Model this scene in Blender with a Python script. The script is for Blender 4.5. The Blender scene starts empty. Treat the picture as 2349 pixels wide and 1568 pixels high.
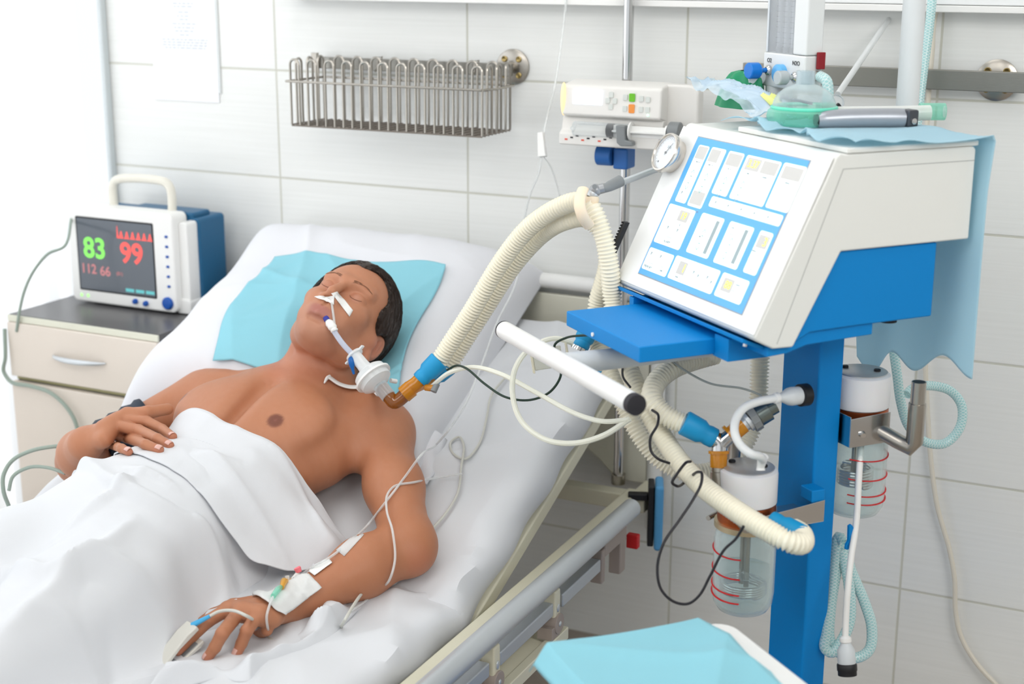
import bpy, math, random
import numpy as np
from math import sin, cos, pi, radians, sqrt, atan2
from mathutils import Matrix, Vector
from mathutils.bvhtree import BVHTree

SC = bpy.context.scene
COL = SC.collection
# ---------------------------------------------------------------- camera
CAM = np.array([2.005, -2.8742, 1.5171]); YAW, PIT, ROL, FPX = -.45206, .25891, .00278, 3378.7
_f = np.array([sin(YAW)*cos(PIT), cos(YAW)*cos(PIT), -sin(PIT)])
_r = np.cross(_f, [0, 0, 1.]); _r /= np.linalg.norm(_r); _u = np.cross(_r, _f)
_r, _u = cos(ROL)*_r+sin(ROL)*_u, -sin(ROL)*_r+cos(ROL)*_u
cam_data = bpy.data.cameras.new('camera'); cam = bpy.data.objects.new('camera', cam_data); COL.objects.link(cam)
m = Matrix.Identity(4)
for i in range(3):
    m[i][0], m[i][1], m[i][2], m[i][3] = _r[i], _u[i], -_f[i], CAM[i]
cam.matrix_world = m
cam_data.sensor_width = 36; cam_data.lens = FPX/2349*36
cam_data.clip_start = .05; cam_data.clip_end = 100
cam_data.dof.use_dof = True; cam_data.dof.focus_distance = 2.55; cam_data.dof.aperture_fstop = 3.2
SC.camera = cam
# ---------------------------------------------------------------- world, lights, exposure
W = bpy.data.worlds.new('world'); SC.world = W; W.use_nodes = True
bg = W.node_tree.nodes['Background']; bg.inputs[0].default_value = (.93, .97, 1, 1); bg.inputs[1].default_value = 1.02
def area(name, loc, target, sx, sy, power, col=(1, 1, 1), spread=180):
    l = bpy.data.lights.new(name, 'AREA'); l.shape = 'RECTANGLE'; l.size = sx; l.size_y = sy; l.energy = power; l.color = col
    l.spread = radians(spread)
    o = bpy.data.objects.new(name, l); COL.objects.link(o); o.location = loc
    o.rotation_euler = (Vector(target)-Vector(loc)).to_track_quat('-Z', 'Y').to_euler(); return o
area('window_daylight', (-1.25, -1.45, 1.5), (.3, -1.35, .9), 3.0, 1.9, 37, (.96, .98, 1))
area('overhead_fill', (.9, -2.6, 2.55), (.75, -1.0, .7), 1.6, 1.2, 19, (1, .985, .96))  # added soft fill from above on the camera side, no actual fitting
area('overhead_fill_head', (.9, -.9, 2.55), (.9, -.85, 0), 1.3, .8, 7, (1, .99, .97))  # unseen overhead fill above the head half of the bed
area('overhead_fill_right', (3.0, -2.2, 2.55), (1.7, -.3, .7), 1.3, 1.3, 36, (1, .985, .96))  # fill added at upper right to lift the darker right-hand side
SC.view_settings.view_transform = 'Standard'; SC.view_settings.look = 'None'
SC.view_settings.gamma = 1; SC.view_settings.use_curve_mapping = False
SC.view_settings.exposure = 0.07
SC.cycles.max_bounces = 8; SC.cycles.transparent_max_bounces = 20; SC.cycles.transmission_bounces = 8
SC.cycles.caustics_refractive = False; SC.cycles.caustics_reflective = False
SC.cycles.use_denoising = True

# ---------------------------------------------------------------- coordinates
ANG = radians(21.8); H0 = np.array([0, -.825, .354])          # hinge of the raised backrest
ES, EN = np.array([0, cos(ANG), sin(ANG)]), np.array([0, -sin(ANG), cos(ANG)])
EX = np.array([1., 0, 0])
def bw(X, s, n): return H0 + EX*X + ES*s + EN*n              # backrest frame -> world
def ray(x, y): return _f+(x-1174.5)/FPX*_r-(y-784)/FPX*_u
def D(x, y, t): return CAM+t*ray(x, y)
def at(x, y, ax, v):
    d = ray(x, y); return CAM+(v-CAM[ax])/d[ax]*d
def bl(x, y, n):
    d = ray(x, y); p0 = H0+EN*n; return CAM+((p0-CAM) @ EN)/(d @ EN)*d
OM = np.array([1.473, -.685, 0.]); MYAW = radians(-40.083)
DW = np.array([cos(MYAW), sin(MYAW), 0]); DD = np.array([-DW[1], DW[0], 0])
def mw(a, b, z): return OM+a*DW+b*DD+np.array([0, 0, z])     # ventilator frame -> world
def fr(o, ex, ey, ez):
    M = np.eye(4); M[:3, 0], M[:3, 1], M[:3, 2], M[:3, 3] = ex, ey, ez, o; return M
FB = fr(H0, EX, ES, EN); FM = fr(OM, DW, DD, [0, 0, 1]); FI = np.eye(4)
def nrm(v): v = np.asarray(v, float); return v/(np.linalg.norm(v)+1e-12)
def look(o, z, x=(1, 0, 0)):                                  # frame at o whose z axis is z
    z = nrm(z); x = np.asarray(x, float); x = x-z*(x @ z)
    if np.linalg.norm(x) < 1e-3: x = np.array([0, 1., 0]); x = x-z*(x @ z)
    x = nrm(x); return fr(o, x, np.cross(z, x), z)

# ---------------------------------------------------------------- geometry collector
def catmull(P, n=8, closed=False):
    P = [np.asarray(p, float) for p in P]
    if len(P) < 3:
        return [P[0]*(1-t)+P[1]*t for t in np.linspace(0, 1, n+1)]
    Q = [2*P[0]-P[1]]+P+[2*P[-1]-P[-2]]; out = []
    for i in range(1, len(Q)-2):
        p0, p1, p2, p3 = Q[i-1:i+3]
        a, b, c = (np.linalg.norm(p1-p0)+1e-6)**.5, (np.linalg.norm(p2-p1)+1e-6)**.5, (np.linalg.norm(p3-p2)+1e-6)**.5
        m1 = (p2-p1)+b*((p1-p0)/a-(p2-p0)/(a+b)); m2 = (p2-p1)+b*((p3-p2)/c-(p3-p1)/(b+c))
        for k in range(n):
            t = k/n; t2, t3 = t*t, t*t*t
            out.append((2*t3-3*t2+1)*p1+(t3-2*t2+t)*m1+(-2*t3+3*t2)*p2+(t3-t2)*m2)
    out.append(P[-1]); return out
def resample(P, step):
    P = np.array(P); d = np.r_[0, np.cumsum(np.linalg.norm(np.diff(P, axis=0), axis=1))]
    n = max(2, int(round(d[-1]/step))+1); t = np.linspace(0, d[-1], n)
    return np.stack([np.interp(t, d, P[:, i]) for i in range(3)], 1), t
class G:
    def __init__(s, T=None): s.v = []; s.f = []; s.T = FI if T is None else T
    def pts(s, P):
        P = np.asarray(P, float).reshape(-1, 3); n = len(s.v)
        P = P @ s.T[:3, :3].T+s.T[:3, 3]; s.v += [tuple(p) for p in P]; return n
    def box(s, x0, x1, y0, y1, z0, z1, T=None):
        P = np.array([[x, y, z] for z in (z0, z1) for y in (y0, y1) for x in (x0, x1)], float)
        if T is not None: P = P @ T[:3, :3].T+T[:3, 3]
        n = s.pts(P)
        for q in ((0, 2, 3, 1), (4, 5, 7, 6), (0, 1, 5, 4), (2, 6, 7, 3), (0, 4, 6, 2), (1, 3, 7, 5)): s.f.append(tuple(n+i for i in q))
        return s
    def prism(s, poly, h0, h1, T=None, ax=2):        # polygon in (x,y) extruded along z (ax 2), or (y,z) along x (ax 0), or (x,z) along y (ax 1)
        P = []
        for h in (h0, h1):
            for a, b in poly: P.append({2: (a, b, h), 0: (h, a, b), 1: (a, h, b)}[ax])
        P = np.array(P, float)
        if T is not None: P = P @ T[:3, :3].T+T[:3, 3]
        n = s.pts(P); k = len(poly)
        s.f.append(tuple(n+i for i in range(k))[::-1]); s.f.append(tuple(n+k+i for i in range(k)))
        for i in range(k): j = (i+1) % k; s.f.append((n+i, n+j, n+k+j, n+k+i))
        return s
    def tube(s, P, R, seg=12, caps=True, squash=1.0, up=None):
        P = np.array([np.asarray(p, float) for p in P]); m = len(P)
        R = np.full(m, R, float) if np.isscalar(R) else np.asarray(R, float)
        Tn = np.zeros_like(P)
        for i in range(m):
            a = i
            while a > 0 and np.linalg.norm(P[a]-P[i]) < 1e-7: a -= 1
            b = i
            while b < m-1 and np.linalg.norm(P[b]-P[i]) < 1e-7: b += 1
            if i > 0 and np.linalg.norm(P[i-1]-P[i]) > 1e-7: a = i-1
            if i < m-1 and np.linalg.norm(P[i+1]-P[i]) > 1e-7: b = i+1
            Tn[i] = nrm(P[b]-P[a])
        x = np.array([0, 0, 1.]) if up is None else np.asarray(up, float)
        if abs(nrm(x) @ Tn[0]) > .95: x = np.array([1., .3, 0])
        rings = []; a = np.linspace(0, 2*pi, seg, endpoint=False)
        for i in range(m):
            x = nrm(x-Tn[i]*(x @ Tn[i])); y = np.cross(Tn[i], x)
            n = s.pts(P[i]+R[i]*(np.outer(np.cos(a), x)*squash+np.outer(np.sin(a), y))); rings.append(n)
        for i in range(m-1):
            p, q = rings[i], rings[i+1]
            for k in range(seg): l = (k+1) % seg; s.f.append((p+k, p+l, q+l, q+k))
        if caps:
            s.f.append(tuple(rings[0]+k for k in range(seg))[::-1]); s.f.append(tuple(rings[-1]+k for k in range(seg)))
        return s
    def lathe(s, prof, T=None, seg=32, caps=True):   # profile of (r, z) about the z axis of T
        T = FI if T is None else T; o = T[:3, 3]; R = T[:3, :3]
        a = np.linspace(0, 2*pi, seg, endpoint=False); rings = []
        for r, z in prof:
            Q = np.stack([np.cos(a)*r, np.sin(a)*r, np.full(seg, z)], 1) @ R.T+o; rings.append(s.pts(Q))
        for p, q in zip(rings, rings[1:]):
            for k in range(seg): l = (k+1) % seg; s.f.append((p+k, p+l, q+l, q+k))
        if caps:
            s.f.append(tuple(rings[0]+k for k in range(seg))[::-1]); s.f.append(tuple(rings[-1]+k for k in range(seg)))
        return s
    def ring(s, T, R, r, seg=40, ms=8):
        a = np.linspace(0, 2*pi, seg, endpoint=False)
        for i in a: s.pts([(np.array([(R+r*cos(t))*cos(i), (R+r*cos(t))*sin(i), r*sin(t)]) @ T[:3, :3].T+T[:3, 3]) for t in np.linspace(0, 2*pi, ms, endpoint=False)])
        n = len(s.v)-seg*ms
        for i in range(seg):
            j = (i+1) % seg
            for k in range(ms): l = (k+1) % ms; s.f.append((n+i*ms+k, n+j*ms+k, n+j*ms+l, n+i*ms+l))
        return s
    def grid(s, A):                                   # A: (m,n,3) surface
        A = np.asarray(A, float); m, k = A.shape[:2]; n = s.pts(A)
        for i in range(m-1):
            for j in range(k-1): q = n+i*k+j; s.f.append((q, q+1, q+k+1, q+k))
        return s
    def ball(s, c, r, seg=16, T=None):
        r = np.array([r]*3 if np.isscalar(r) else r, float); T = FI if T is None else T
        h = seg//2; P = []
        for i in range(1, h):
            for k in range(seg):
                p, t = pi*i/h, 2*pi*k/seg; P.append((sin(p)*cos(t), sin(p)*sin(t), cos(p)))
        P += [(0, 0, 1), (0, 0, -1)]; P = np.array(P)*r @ T[:3, :3].T+np.asarray(c, float); n = s.pts(P); N = (h-1)*seg
        for i in range(h-2):
            for k in range(seg): l = (k+1) % seg; s.f.append((n+i*seg+k, n+(i+1)*seg+k, n+(i+1)*seg+l, n+i*seg+l))
        for k in range(seg):
            l = (k+1) % seg; s.f.append((n+N, n+k, n+l)); s.f.append((n+N+1, n+(h-2)*seg+l, n+(h-2)*seg+k))
        return s
def arc(c, ex, ey, r, a0, a1, n=12):
    c = np.asarray(c, float); return [c+r*(cos(a)*np.asarray(ex)+sin(a)*np.asarray(ey)) for a in np.linspace(radians(a0), radians(a1), n)]
def rrect(x0, x1, y0, y1, r, n=5):
    P = []
    for cx, cy, a in ((x1-r, y1-r, 0), (x0+r, y1-r, 90), (x0+r, y0+r, 180), (x1-r, y0+r, 270)):
        for k in range(n+1): t = radians(a+90*k/n); P.append((cx+r*cos(t), cy+r*sin(t)))
    return P

# ---------------------------------------------------------------- objects
ROOT = {}
def wm(o): return ROOT.get(o.name, Matrix.Identity(4))
def thing(name, label, cat, loc=(0, 0, 0), group=None, rotz=0.):
    o = bpy.data.objects.new(name, None); COL.objects.link(o); o.location = tuple(loc); o.rotation_euler.z = rotz; o.empty_display_size = .05
    o['label'] = label; o['category'] = cat
    if group: o['group'] = group
    ROOT[o.name] = Matrix.Translation(Vector(tuple(loc))) @ Matrix.Rotation(rotz, 4, 'Z'); return o
def tag(o, label, cat, group=None):
    o['label'] = label; o['category'] = cat
    if group: o['group'] = group
    return o
def part(name, g, mat, parent=None, bevel=0, seg=2, smooth=True, ang=40, sub=0, solid=0, label=None, kind=None):
    M = wm(parent) if parent else None; v = g.v
    if parent is None and len(v):
        a = np.array(v); c = (a.min(0)+a.max(0))/2; c[2] = a[:, 2].min(); M = Matrix.Translation(Vector(c))
    else: c = None
    Mi = np.array(M.inverted()); a = np.array(v) @ Mi[:3, :3].T+Mi[:3, 3]
    me = bpy.data.meshes.new(name); me.from_pydata([tuple(p) for p in a], [], g.f); me.validate(); me.update()
    o = bpy.data.objects.new(name, me); COL.objects.link(o)
    if parent: o.parent = parent
    else: o.location = tuple(c)
    ROOT[o.name] = M
    me.materials.append(mat)
    if smooth:
        me.shade_smooth()
        if not bevel: me.set_sharp_from_angle(angle=radians(ang))
    if bevel:
        b = o.modifiers.new('bevel', 'BEVEL'); b.width = bevel; b.segments = seg; b.limit_method = 'ANGLE'; b.angle_limit = radians(35); b.harden_normals = True
    if solid:
        b = o.modifiers.new('solid', 'SOLIDIFY'); b.thickness = solid; b.offset = 0
    if sub:
        b = o.modifiers.new('sub', 'SUBSURF'); b.levels = sub; b.render_levels = sub
    if label: o['label'] = label
    if kind: o['kind'] = kind
    return o
def text(name, s, size, T, mat, parent, depth=.0002, align='CENTER', font=None, bold=0):
    cu = bpy.data.curves.new(name, 'FONT'); cu.body = s; cu.size = size; cu.extrude = depth; cu.align_x = align; cu.align_y = 'CENTER'; cu.offset = bold
    q = bpy.data.objects.new(name, cu); COL.objects.link(q); bpy.context.view_layer.update()
    me = bpy.data.meshes.new_from_object(q.evaluated_get(bpy.context.evaluated_depsgraph_get())); bpy.data.objects.remove(q); bpy.data.curves.remove(cu)
    me.materials.clear(); me.materials.append(mat); o = bpy.data.objects.new(name, me); COL.objects.link(o); o.parent = parent
    o.matrix_local = wm(parent).inverted() @ Matrix(T.tolist()); ROOT[o.name] = Matrix(T.tolist()); return o

# ---------------------------------------------------------------- materials
def srgb(r, g, b):
    f = lambda c: (c/255/12.92 if c/255 < .04045 else ((c/255+.055)/1.055)**2.4)
    return (f(r), f(g), f(b), 1)
def mat(name, col, rough=.5, metal=0, bump=0, bs=200, trans=0, ior=1.45, alpha=1, emit=0, spec=.5, sss=0, coat=0, sheen=0, var=0, stretch=None, emc=None):
    M = bpy.data.materials.new(name); M.use_nodes = True; N = M.node_tree; p = N.nodes['Principled BSDF']
    c = srgb(*col) if len(col) == 3 else col
    p.inputs['Base Color'].default_value = c; p.inputs['Roughness'].default_value = rough; p.inputs['Metallic'].default_value = metal
    p.inputs['Transmission Weight'].default_value = trans; p.inputs['IOR'].default_value = ior; p.inputs['Alpha'].default_value = alpha
    p.inputs['Specular IOR Level'].default_value = spec; p.inputs['Coat Weight'].default_value = coat; p.inputs['Sheen Weight'].default_value = sheen
    if emit: p.inputs['Emission Color'].default_value = srgb(*emc) if emc else c; p.inputs['Emission Strength'].default_value = emit
    if sss:
        p.inputs['Subsurface Weight'].default_value = sss; p.inputs['Subsurface Radius'].default_value = (1, .4, .25); p.inputs['Subsurface Scale'].default_value = .006
    if bump or var:
        tc = N.nodes.new('ShaderNodeTexCoord'); mp = N.nodes.new('ShaderNodeMapping'); N.links.new(tc.outputs['Object'], mp.inputs[0])
        if stretch: mp.inputs['Scale'].default_value = stretch
        nt = N.nodes.new('ShaderNodeTexNoise'); nt.inputs['Scale'].default_value = bs; nt.inputs['Detail'].default_value = 4; N.links.new(mp.outputs[0], nt.inputs['Vector'])
        if bump:
            b = N.nodes.new('ShaderNodeBump'); b.inputs['Strength'].default_value = bump; b.inputs['Distance'].default_value = .001
            N.links.new(nt.outputs[0], b.inputs['Height']); N.links.new(b.outputs[0], p.inputs['Normal'])
        if var:
            mx = N.nodes.new('ShaderNodeMix'); mx.data_type = 'RGBA'; mx.inputs['A'].default_value = c
            mx.inputs['B'].default_value = tuple(x*(1-var) for x in c[:3])+(1,)
            N.links.new(nt.outputs[0], mx.inputs['Factor']); N.links.new(mx.outputs['Result'], p.inputs['Base Color'])
    return M
def cloth(name, col, trans=.25, bump=.15, bs=900):        # thin woven cloth that lets some light through
    M = mat(name, col, .85, bump=bump, bs=bs, sheen=.15, spec=.2); N = M.node_tree; p = N.nodes['Principled BSDF']; out = N.nodes['Material Output']
    t = N.nodes.new('ShaderNodeBsdfTranslucent'); t.inputs[0].default_value = srgb(*col); mx = N.nodes.new('ShaderNodeMixShader'); mx.inputs[0].default_value = trans
    N.links.new(p.outputs[0], mx.inputs[1]); N.links.new(t.outputs[0], mx.inputs[2]); N.links.new(mx.outputs[0], out.inputs[0]); return M
def clear(name, col, alpha=.35, rough=.15, glossy=.5, edge=.5):     # thin clear plastic / glass wall
    M = bpy.data.materials.new(name); M.use_nodes = True; N = M.node_tree; out = N.nodes['Material Output']; p = N.nodes['Principled BSDF']
    p.inputs['Base Color'].default_value = srgb(*col); p.inputs['Roughness'].default_value = rough; p.inputs['Specular IOR Level'].default_value = glossy
    t = N.nodes.new('ShaderNodeBsdfTransparent'); c = srgb(*col); t.inputs[0].default_value = tuple(.4+.6*x for x in c[:3])+(1,)
    lw = N.nodes.new('ShaderNodeLayerWeight'); lw.inputs[0].default_value = .35; mr = N.nodes.new('ShaderNodeMapRange')
    mr.inputs['To Min'].default_value = alpha; mr.inputs['To Max'].default_value = min(1, alpha+edge); N.links.new(lw.outputs['Facing'], mr.inputs['Value'])
    mx = N.nodes.new('ShaderNodeMixShader'); N.links.new(mr.outputs[0], mx.inputs[0]); N.links.new(t.outputs[0], mx.inputs[1]); N.links.new(p.outputs[0], mx.inputs[2])
    N.links.new(mx.outputs[0], out.inputs[0]); return M
M_white = mat('white_plastic', (238, 238, 236), .35); M_grey = mat('grey_plastic', (130, 134, 136), .4); M_cream = mat('cream_paint', (222, 218, 196), .4)
M_black = mat('black_rubber', (22, 22, 26), .5); M_steel = mat('brushed_steel', (175, 170, 162), .3, 1, bump=.1, bs=300); M_chrome = mat('chrome', (205, 205, 205), .12, 1)
M_alu = mat('anodised_aluminium', (205, 210, 214), .35, .55); M_blue = mat('ventilator_blue_paint', (0, 130, 204), .5, bump=.06, bs=900, spec=.3)
M_bluecuff = mat('blue_rubber_cuff', (22, 150, 205), .5); M_amber = clear('amber_plastic', (226, 150, 14), .60, .1, .8); M_shell = mat('ventilator_shell', (232, 233, 229), .4, bump=.05, bs=1200)
M_red = mat('red_paint', (205, 30, 35), .5); M_clearp = clear('clear_plastic', (225, 232, 236), .28); M_tube = clear('clear_tubing', (238, 240, 238), .55)
M_sheet = cloth('white_bed_linen', (228, 230, 234), .10); M_pillow = cloth('pillow_cotton', (230, 231, 236), .05)
M_pad = cloth('blue_nonwoven', (160, 224, 238), .25, .3, 500); M_ink = mat('dark_ink', (40, 42, 48), .6)
# ================================================================ ROOM
def struct(o): o['kind'] = 'structure'; return o
TW, TH = .5, .25
def tile_mat():
    M = bpy.data.materials.new('glossy_wall_tile'); M.use_nodes = True; N = M.node_tree; L = N.links.new; p = N.nodes['Principled BSDF']
    g = N.nodes.new('ShaderNodeNewGeometry'); sp = N.nodes.new('ShaderNodeSeparateXYZ'); L(g.outputs['Position'], sp.inputs[0])
    def mth(op, a, b=None):
        n = N.nodes.new('ShaderNodeMath'); n.operation = op
        for i, q in enumerate((a, b)):
            if q is None: continue
            if isinstance(q, (int, float)): n.inputs[i].default_value = q
            else: L(q, n.inputs[i])
        return n.outputs[0]
    def edge(s, w, hw):
        fr_ = mth('FRACT', mth('ADD', mth('DIVIDE', s, w), 10.5)); d = mth('MULTIPLY', mth('ABSOLUTE', mth('SUBTRACT', fr_, .5)), w)
        mr = N.nodes.new('ShaderNodeMapRange'); mr.inputs['From Min'].default_value = hw; mr.inputs['From Max'].default_value = hw*1.9; L(d, mr.inputs['Value']); return mr.outputs[0]
    k = mth('MINIMUM', edge(sp.outputs[0], TW, .0016), edge(sp.outputs[2], TH, .0016))
    cb = N.nodes.new('ShaderNodeCombineXYZ'); L(mth('MULTIPLY', sp.outputs[0], 3.), cb.inputs[0]); L(mth('MULTIPLY', sp.outputs[2], 160.), cb.inputs[2])
    nt = N.nodes.new('ShaderNodeTexNoise'); nt.inputs['Scale'].default_value = 1; nt.inputs['Detail'].default_value = 3; L(cb.outputs[0], nt.inputs['Vector'])
    c1 = N.nodes.new('ShaderNodeMix'); c1.data_type = 'RGBA'; c1.inputs['A'].default_value = srgb(228, 229, 226); c1.inputs['B'].default_value = srgb(240, 241, 239); L(nt.outputs[0], c1.inputs['Factor'])
    c2 = N.nodes.new('ShaderNodeMix'); c2.data_type = 'RGBA'; c2.inputs['A'].default_value = srgb(204, 204, 193); L(c1.outputs['Result'], c2.inputs['B']); L(k, c2.inputs['Factor'])
    L(c2.outputs['Result'], p.inputs['Base Color']); p.inputs['Roughness'].default_value = .22
    rm = N.nodes.new('ShaderNodeMapRange'); rm.inputs['To Min'].default_value = .8; rm.inputs['To Max'].default_value = .2; L(k, rm.inputs['Value']); L(rm.outputs[0], p.inputs['Roughness'])
    h = mth('ADD', k, mth('MULTIPLY', nt.outputs[0], .18)); b = N.nodes.new('ShaderNodeBump'); b.inputs['Strength'].default_value = .5; b.inputs['Distance'].default_value = .0012
    L(h, b.inputs['Height']); L(b.outputs[0], p.inputs['Normal']); return M
M_tile = tile_mat()
struct(part('wall_back', G().box(-.5, 4.2, 0, .12, 0, 2.7), M_tile, smooth=False))
M_floor = mat('taupe_linoleum', (176, 164, 152), .35, bump=.05, bs=60, var=.08)
struct(part('floor', G().box(-3.0, 4.2, -6.5, .12, -.05, 0), M_floor, smooth=False))
M_plain = mat('white_wall_paint', (236, 237, 236), .8)
struct(part('ceiling', G().box(-.62, 4.2, -6.5, .12, 2.7, 2.8), M_plain, smooth=False))
struct(part('wall_right', G().box(4.2, 4.3, -6.5, .12, 0, 2.7), M_plain, smooth=False))
# the window wall on the left: frame, sill wall and sheer curtain
struct(part('trim_1', G().box(-.505, -.492, -.02, .0, 0, 2.7), mat('pale_corner_trim', (205, 212, 214), .4), bevel=.004))
g = G().box(-.72, -.66, -4.2, -.05, 0, .12).box(-.72, -.66, -4.2, -.05, 2.45, 2.7).box(-.72, -.66, -4.2, -4.0, .12, 2.45).box(-.72, -.66, -2.1, -2.04, .12, 2.45)
struct(part('window_1', g, M_white, bevel=.004))
A = []
ys = np.linspace(-3.6, -.02, 520)
for z in np.linspace(.03, 2.66, 30):
    A.append([(-.555+.017*sin(y*57+.8*sin(y*9))*(.75+.25*z/2.6)+.006*sin(y*131+z), y, z) for y in ys])
M_curt = cloth('sheer_curtain', (250, 251, 252), .75, .1, 500)
cur = thing('curtain', 'sheer white floor-length curtain hanging in soft vertical folds on the left', 'curtain', (-.555, -1.8, .03))
part('cloth_panel', G().grid(A), M_curt, cur)
part('curtain_rail', G().box(-.585, -.525, -3.62, -.02, 2.66, 2.7), M_white, cur, bevel=.003)

# medical supply channel along the wall
ch = thing('wall_channel', 'long white supply channel running along the top of the tiled wall', 'wall channel', (1.9, 0, 1.412))
part('channel_body', G().box(.075, 4.15, -.045, -.001, 1.425, 1.60), mat('white_channel_paint', (232, 234, 235), .3), ch, bevel=.003)
part('channel_lip', G().box(.07, 4.15, -.055, -.001, 1.412, 1.4245), M_white, ch, bevel=.002)
# paper notice
no = thing('paper_notice', 'white printed paper sheet taped to the tiles beside the curtain', 'notice', (-.26, -.003, 1.168))
part('sheet', G().box(-.355, -.165, -.0032, -.0012, 1.168, 1.46), mat('paper', (246, 248, 252), .7), no)
M_fade = mat('grey_print', (200, 204, 210), .8)
g = G(); random.seed(4)
for i, (w, z) in enumerate(((.10, 1.407), (.06, 1.395), (.055, 1.388), (.03, 1.375), (.04, 1.366), (.026, 1.358), (.07, 1.348), (.06, 1.339), (.055, 1.331), (.028, 1.322), (.135, 1.311), (.13, 1.3045), (.135, 1.298), (.12, 1.2915))):
    x = -.257-w/2
    while x < -.257+w/2-.004:
        l = random.uniform(.006, .016); g.box(x, min(x+l, -.257+w/2), -.0036, -.0033, z, z+.003); x += l+.003
part('print', g, M_fade, no)
part('tape', G().box(-.30, -.22, -.0039, -.0034, 1.452, 1.468), M_clearp, no)
part('edge_strip', G().box(-.1648, -.158, -.003, -.0012, 1.19, 1.46), mat('pale_grey_strip', (214, 218, 218), .5), no)  # narrow pale grey strip along the right edge of the paper

# equipment rails
def flange(cx, cz, parent, R=.038):
    T = look((cx, -.0005, cz), (0, -1, 0)); g = G(); g.lathe([(R, 0), (R, .004), (R-.006, .0075), (.012, .0085), (.0001, .0085)], T, 48); o = part('mounting_plate', g, M_steel, parent)
    for k in range(4):
        a = radians(45+90*k); p = (cx+.024*cos(a), -.009, cz+.024*sin(a)); b = G(); T2 = look(p, (0, -1, 0))
        b.lathe([(.0065, 0), (.0065, .002), (.005, .0032), (.0045, .0026), (.0025, .0018), (.0001, .0018)], T2, 20); q = part('screw', b, mat('brass_screw', (170, 150, 100), .35, 1) if k == 0 and 'brass_screw' not in bpy.data.materials else bpy.data.materials['brass_screw'], o)
    part('spacer', G().tube([(cx, -.008, cz), (cx, -.03, cz)], .011, 20), M_steel, parent); return o
M_rail = mat('rail_steel', (150, 148, 142), .38, 1, bump=.15, bs=60, stretch=(1, 1, 30))
r1 = thing('equipment_rail', 'flat steel equipment rail on the wall at the far right, behind the oxygen flowmeter', 'rail', (1.5, -.03, 1.27))
part('rail_bar', G().box(1.13, 1.665, -.04, -.03, 1.271, 1.308), M_rail, r1, bevel=.0015)
flange(1.606, 1.290, r1)
r2 = thing('equipment_rail', 'flat steel equipment rail holding the wire basket, round plate at its right end', 'rail', (.4, -.03, 1.27))
part('rail_bar', G().box(  .115, .625, -.04, -.03, 1.262, 1.288), M_rail, r2, bevel=.0015)
flange(.611, 1.279, r2)
part('rail_hook', G().box(.13, .145, -.05, -.04, 1.255, 1.297), M_steel, r2, bevel=.001)
# wire basket
bk = thing('wire_basket', 'empty steel wire basket hanging on the wall rail', 'basket', (.38, -.12, 1.14))
x0, x1, y0, y1, zb, zt = .165, .63, -.185, -.055, 1.152, 1.292; wr = .0027
def hoops(p, q, n, name):
    p, q = np.array(p), np.array(q); L = np.linalg.norm(q-p); d = (q-p)/L; w = L/(n*2-1)
    for i in range(n):
        a = p+d*(2*i*w); b = a+d*w; c = (a+b)/2; zc = zt-w/2; up = np.array([0, 0, 1.])
        P = [a+up*zb, a+up*zc]+arc(c+up*zc, -d, up, w/2, 0, 180, 9)[1:-1]+[b+up*zc, b+up*zb]
        part(name, G().tube(P, wr, 8), M_steel, bk)
hoops((x0, y0, 0), (x1, y0, 0), 11, 'front_wire'); hoops((x0, y0+.022, 0), (x0, y1, 0), 3, 'side_wire'); hoops((x1, y0+.022, 0), (x1, y1, 0), 3, 'side_wire'); hoops((x0+.03, y1, 0), (x1-.03, y1, 0), 9, 'back_wire')
rim = [(x0-.01, y0-.003, 1.245), (x1, y0-.003, 1.245), (x1+.012, y0+.04, 1.245), (x1+.008, y1+.004, 1.245), (x0, y1+.004, 1.245), (x0-.01, y0-.003, 1.245)]
part('rim_wire', G().tube(rim, .0026, 8), M_steel, bk)
g = G()
for i in range(24): x = x0+(x1-x0)*i/23; g.tube([(x, y0, zb), (x, y1, zb)], .0016, 6)
for i in range(9): y = y0+(y1-y0)*i/8; g.tube([(x0, y, zb-.002), (x1, y, zb-.002)], .0016, 6)
part('basket_floor', g, mat('dull_wire', (140, 132, 124), .5, .8), bk)
for x in (.30, .54): part('hanger_hook', G().tube([(x, y1, 1.262), (x, -.045, 1.268), (x, -.043, 1.292), (x, -.026, 1.292), (x, -.027, 1.27)], .0024, 8), M_steel, bk)
# ================================================================ noise helpers for cloth
def vnoise(x, y, seed=0):
    x = np.asarray(x, float); y = np.asarray(y, float); xi = np.floor(x).astype(int); yi = np.floor(y).astype(int); u, v = x-xi, y-yi
    u = u*u*u*(u*(u*6-15)+10); v = v*v*v*(v*(v*6-15)+10)
    h = lambda a, b: (np.sin((a*127.1+b*311.7+seed*74.7))*43758.5453) % 1.
    return (h(xi, yi)*(1-u)+h(xi+1, yi)*u)*(1-v)+(h(xi, yi+1)*(1-u)+h(xi+1, yi+1)*u)*v
def folds(x, y, ang, fx, fy, seed=0, warp=.6):   # ridged, stretched noise: soft creases running along direction ang
    c, s = cos(ang), sin(ang); a, b = (x*c+y*s)*fx, (-x*s+y*c)*fy
    w = vnoise(a*.7, b*.5, seed+9)*warp*2; r = 1-np.abs(2*vnoise(a+w, b+w, seed)-1); return r**1.6
def sstep(a, b, x): t = np.clip((x-a)/(b-a), 0, 1); return t*t*(3-2*t)

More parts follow.
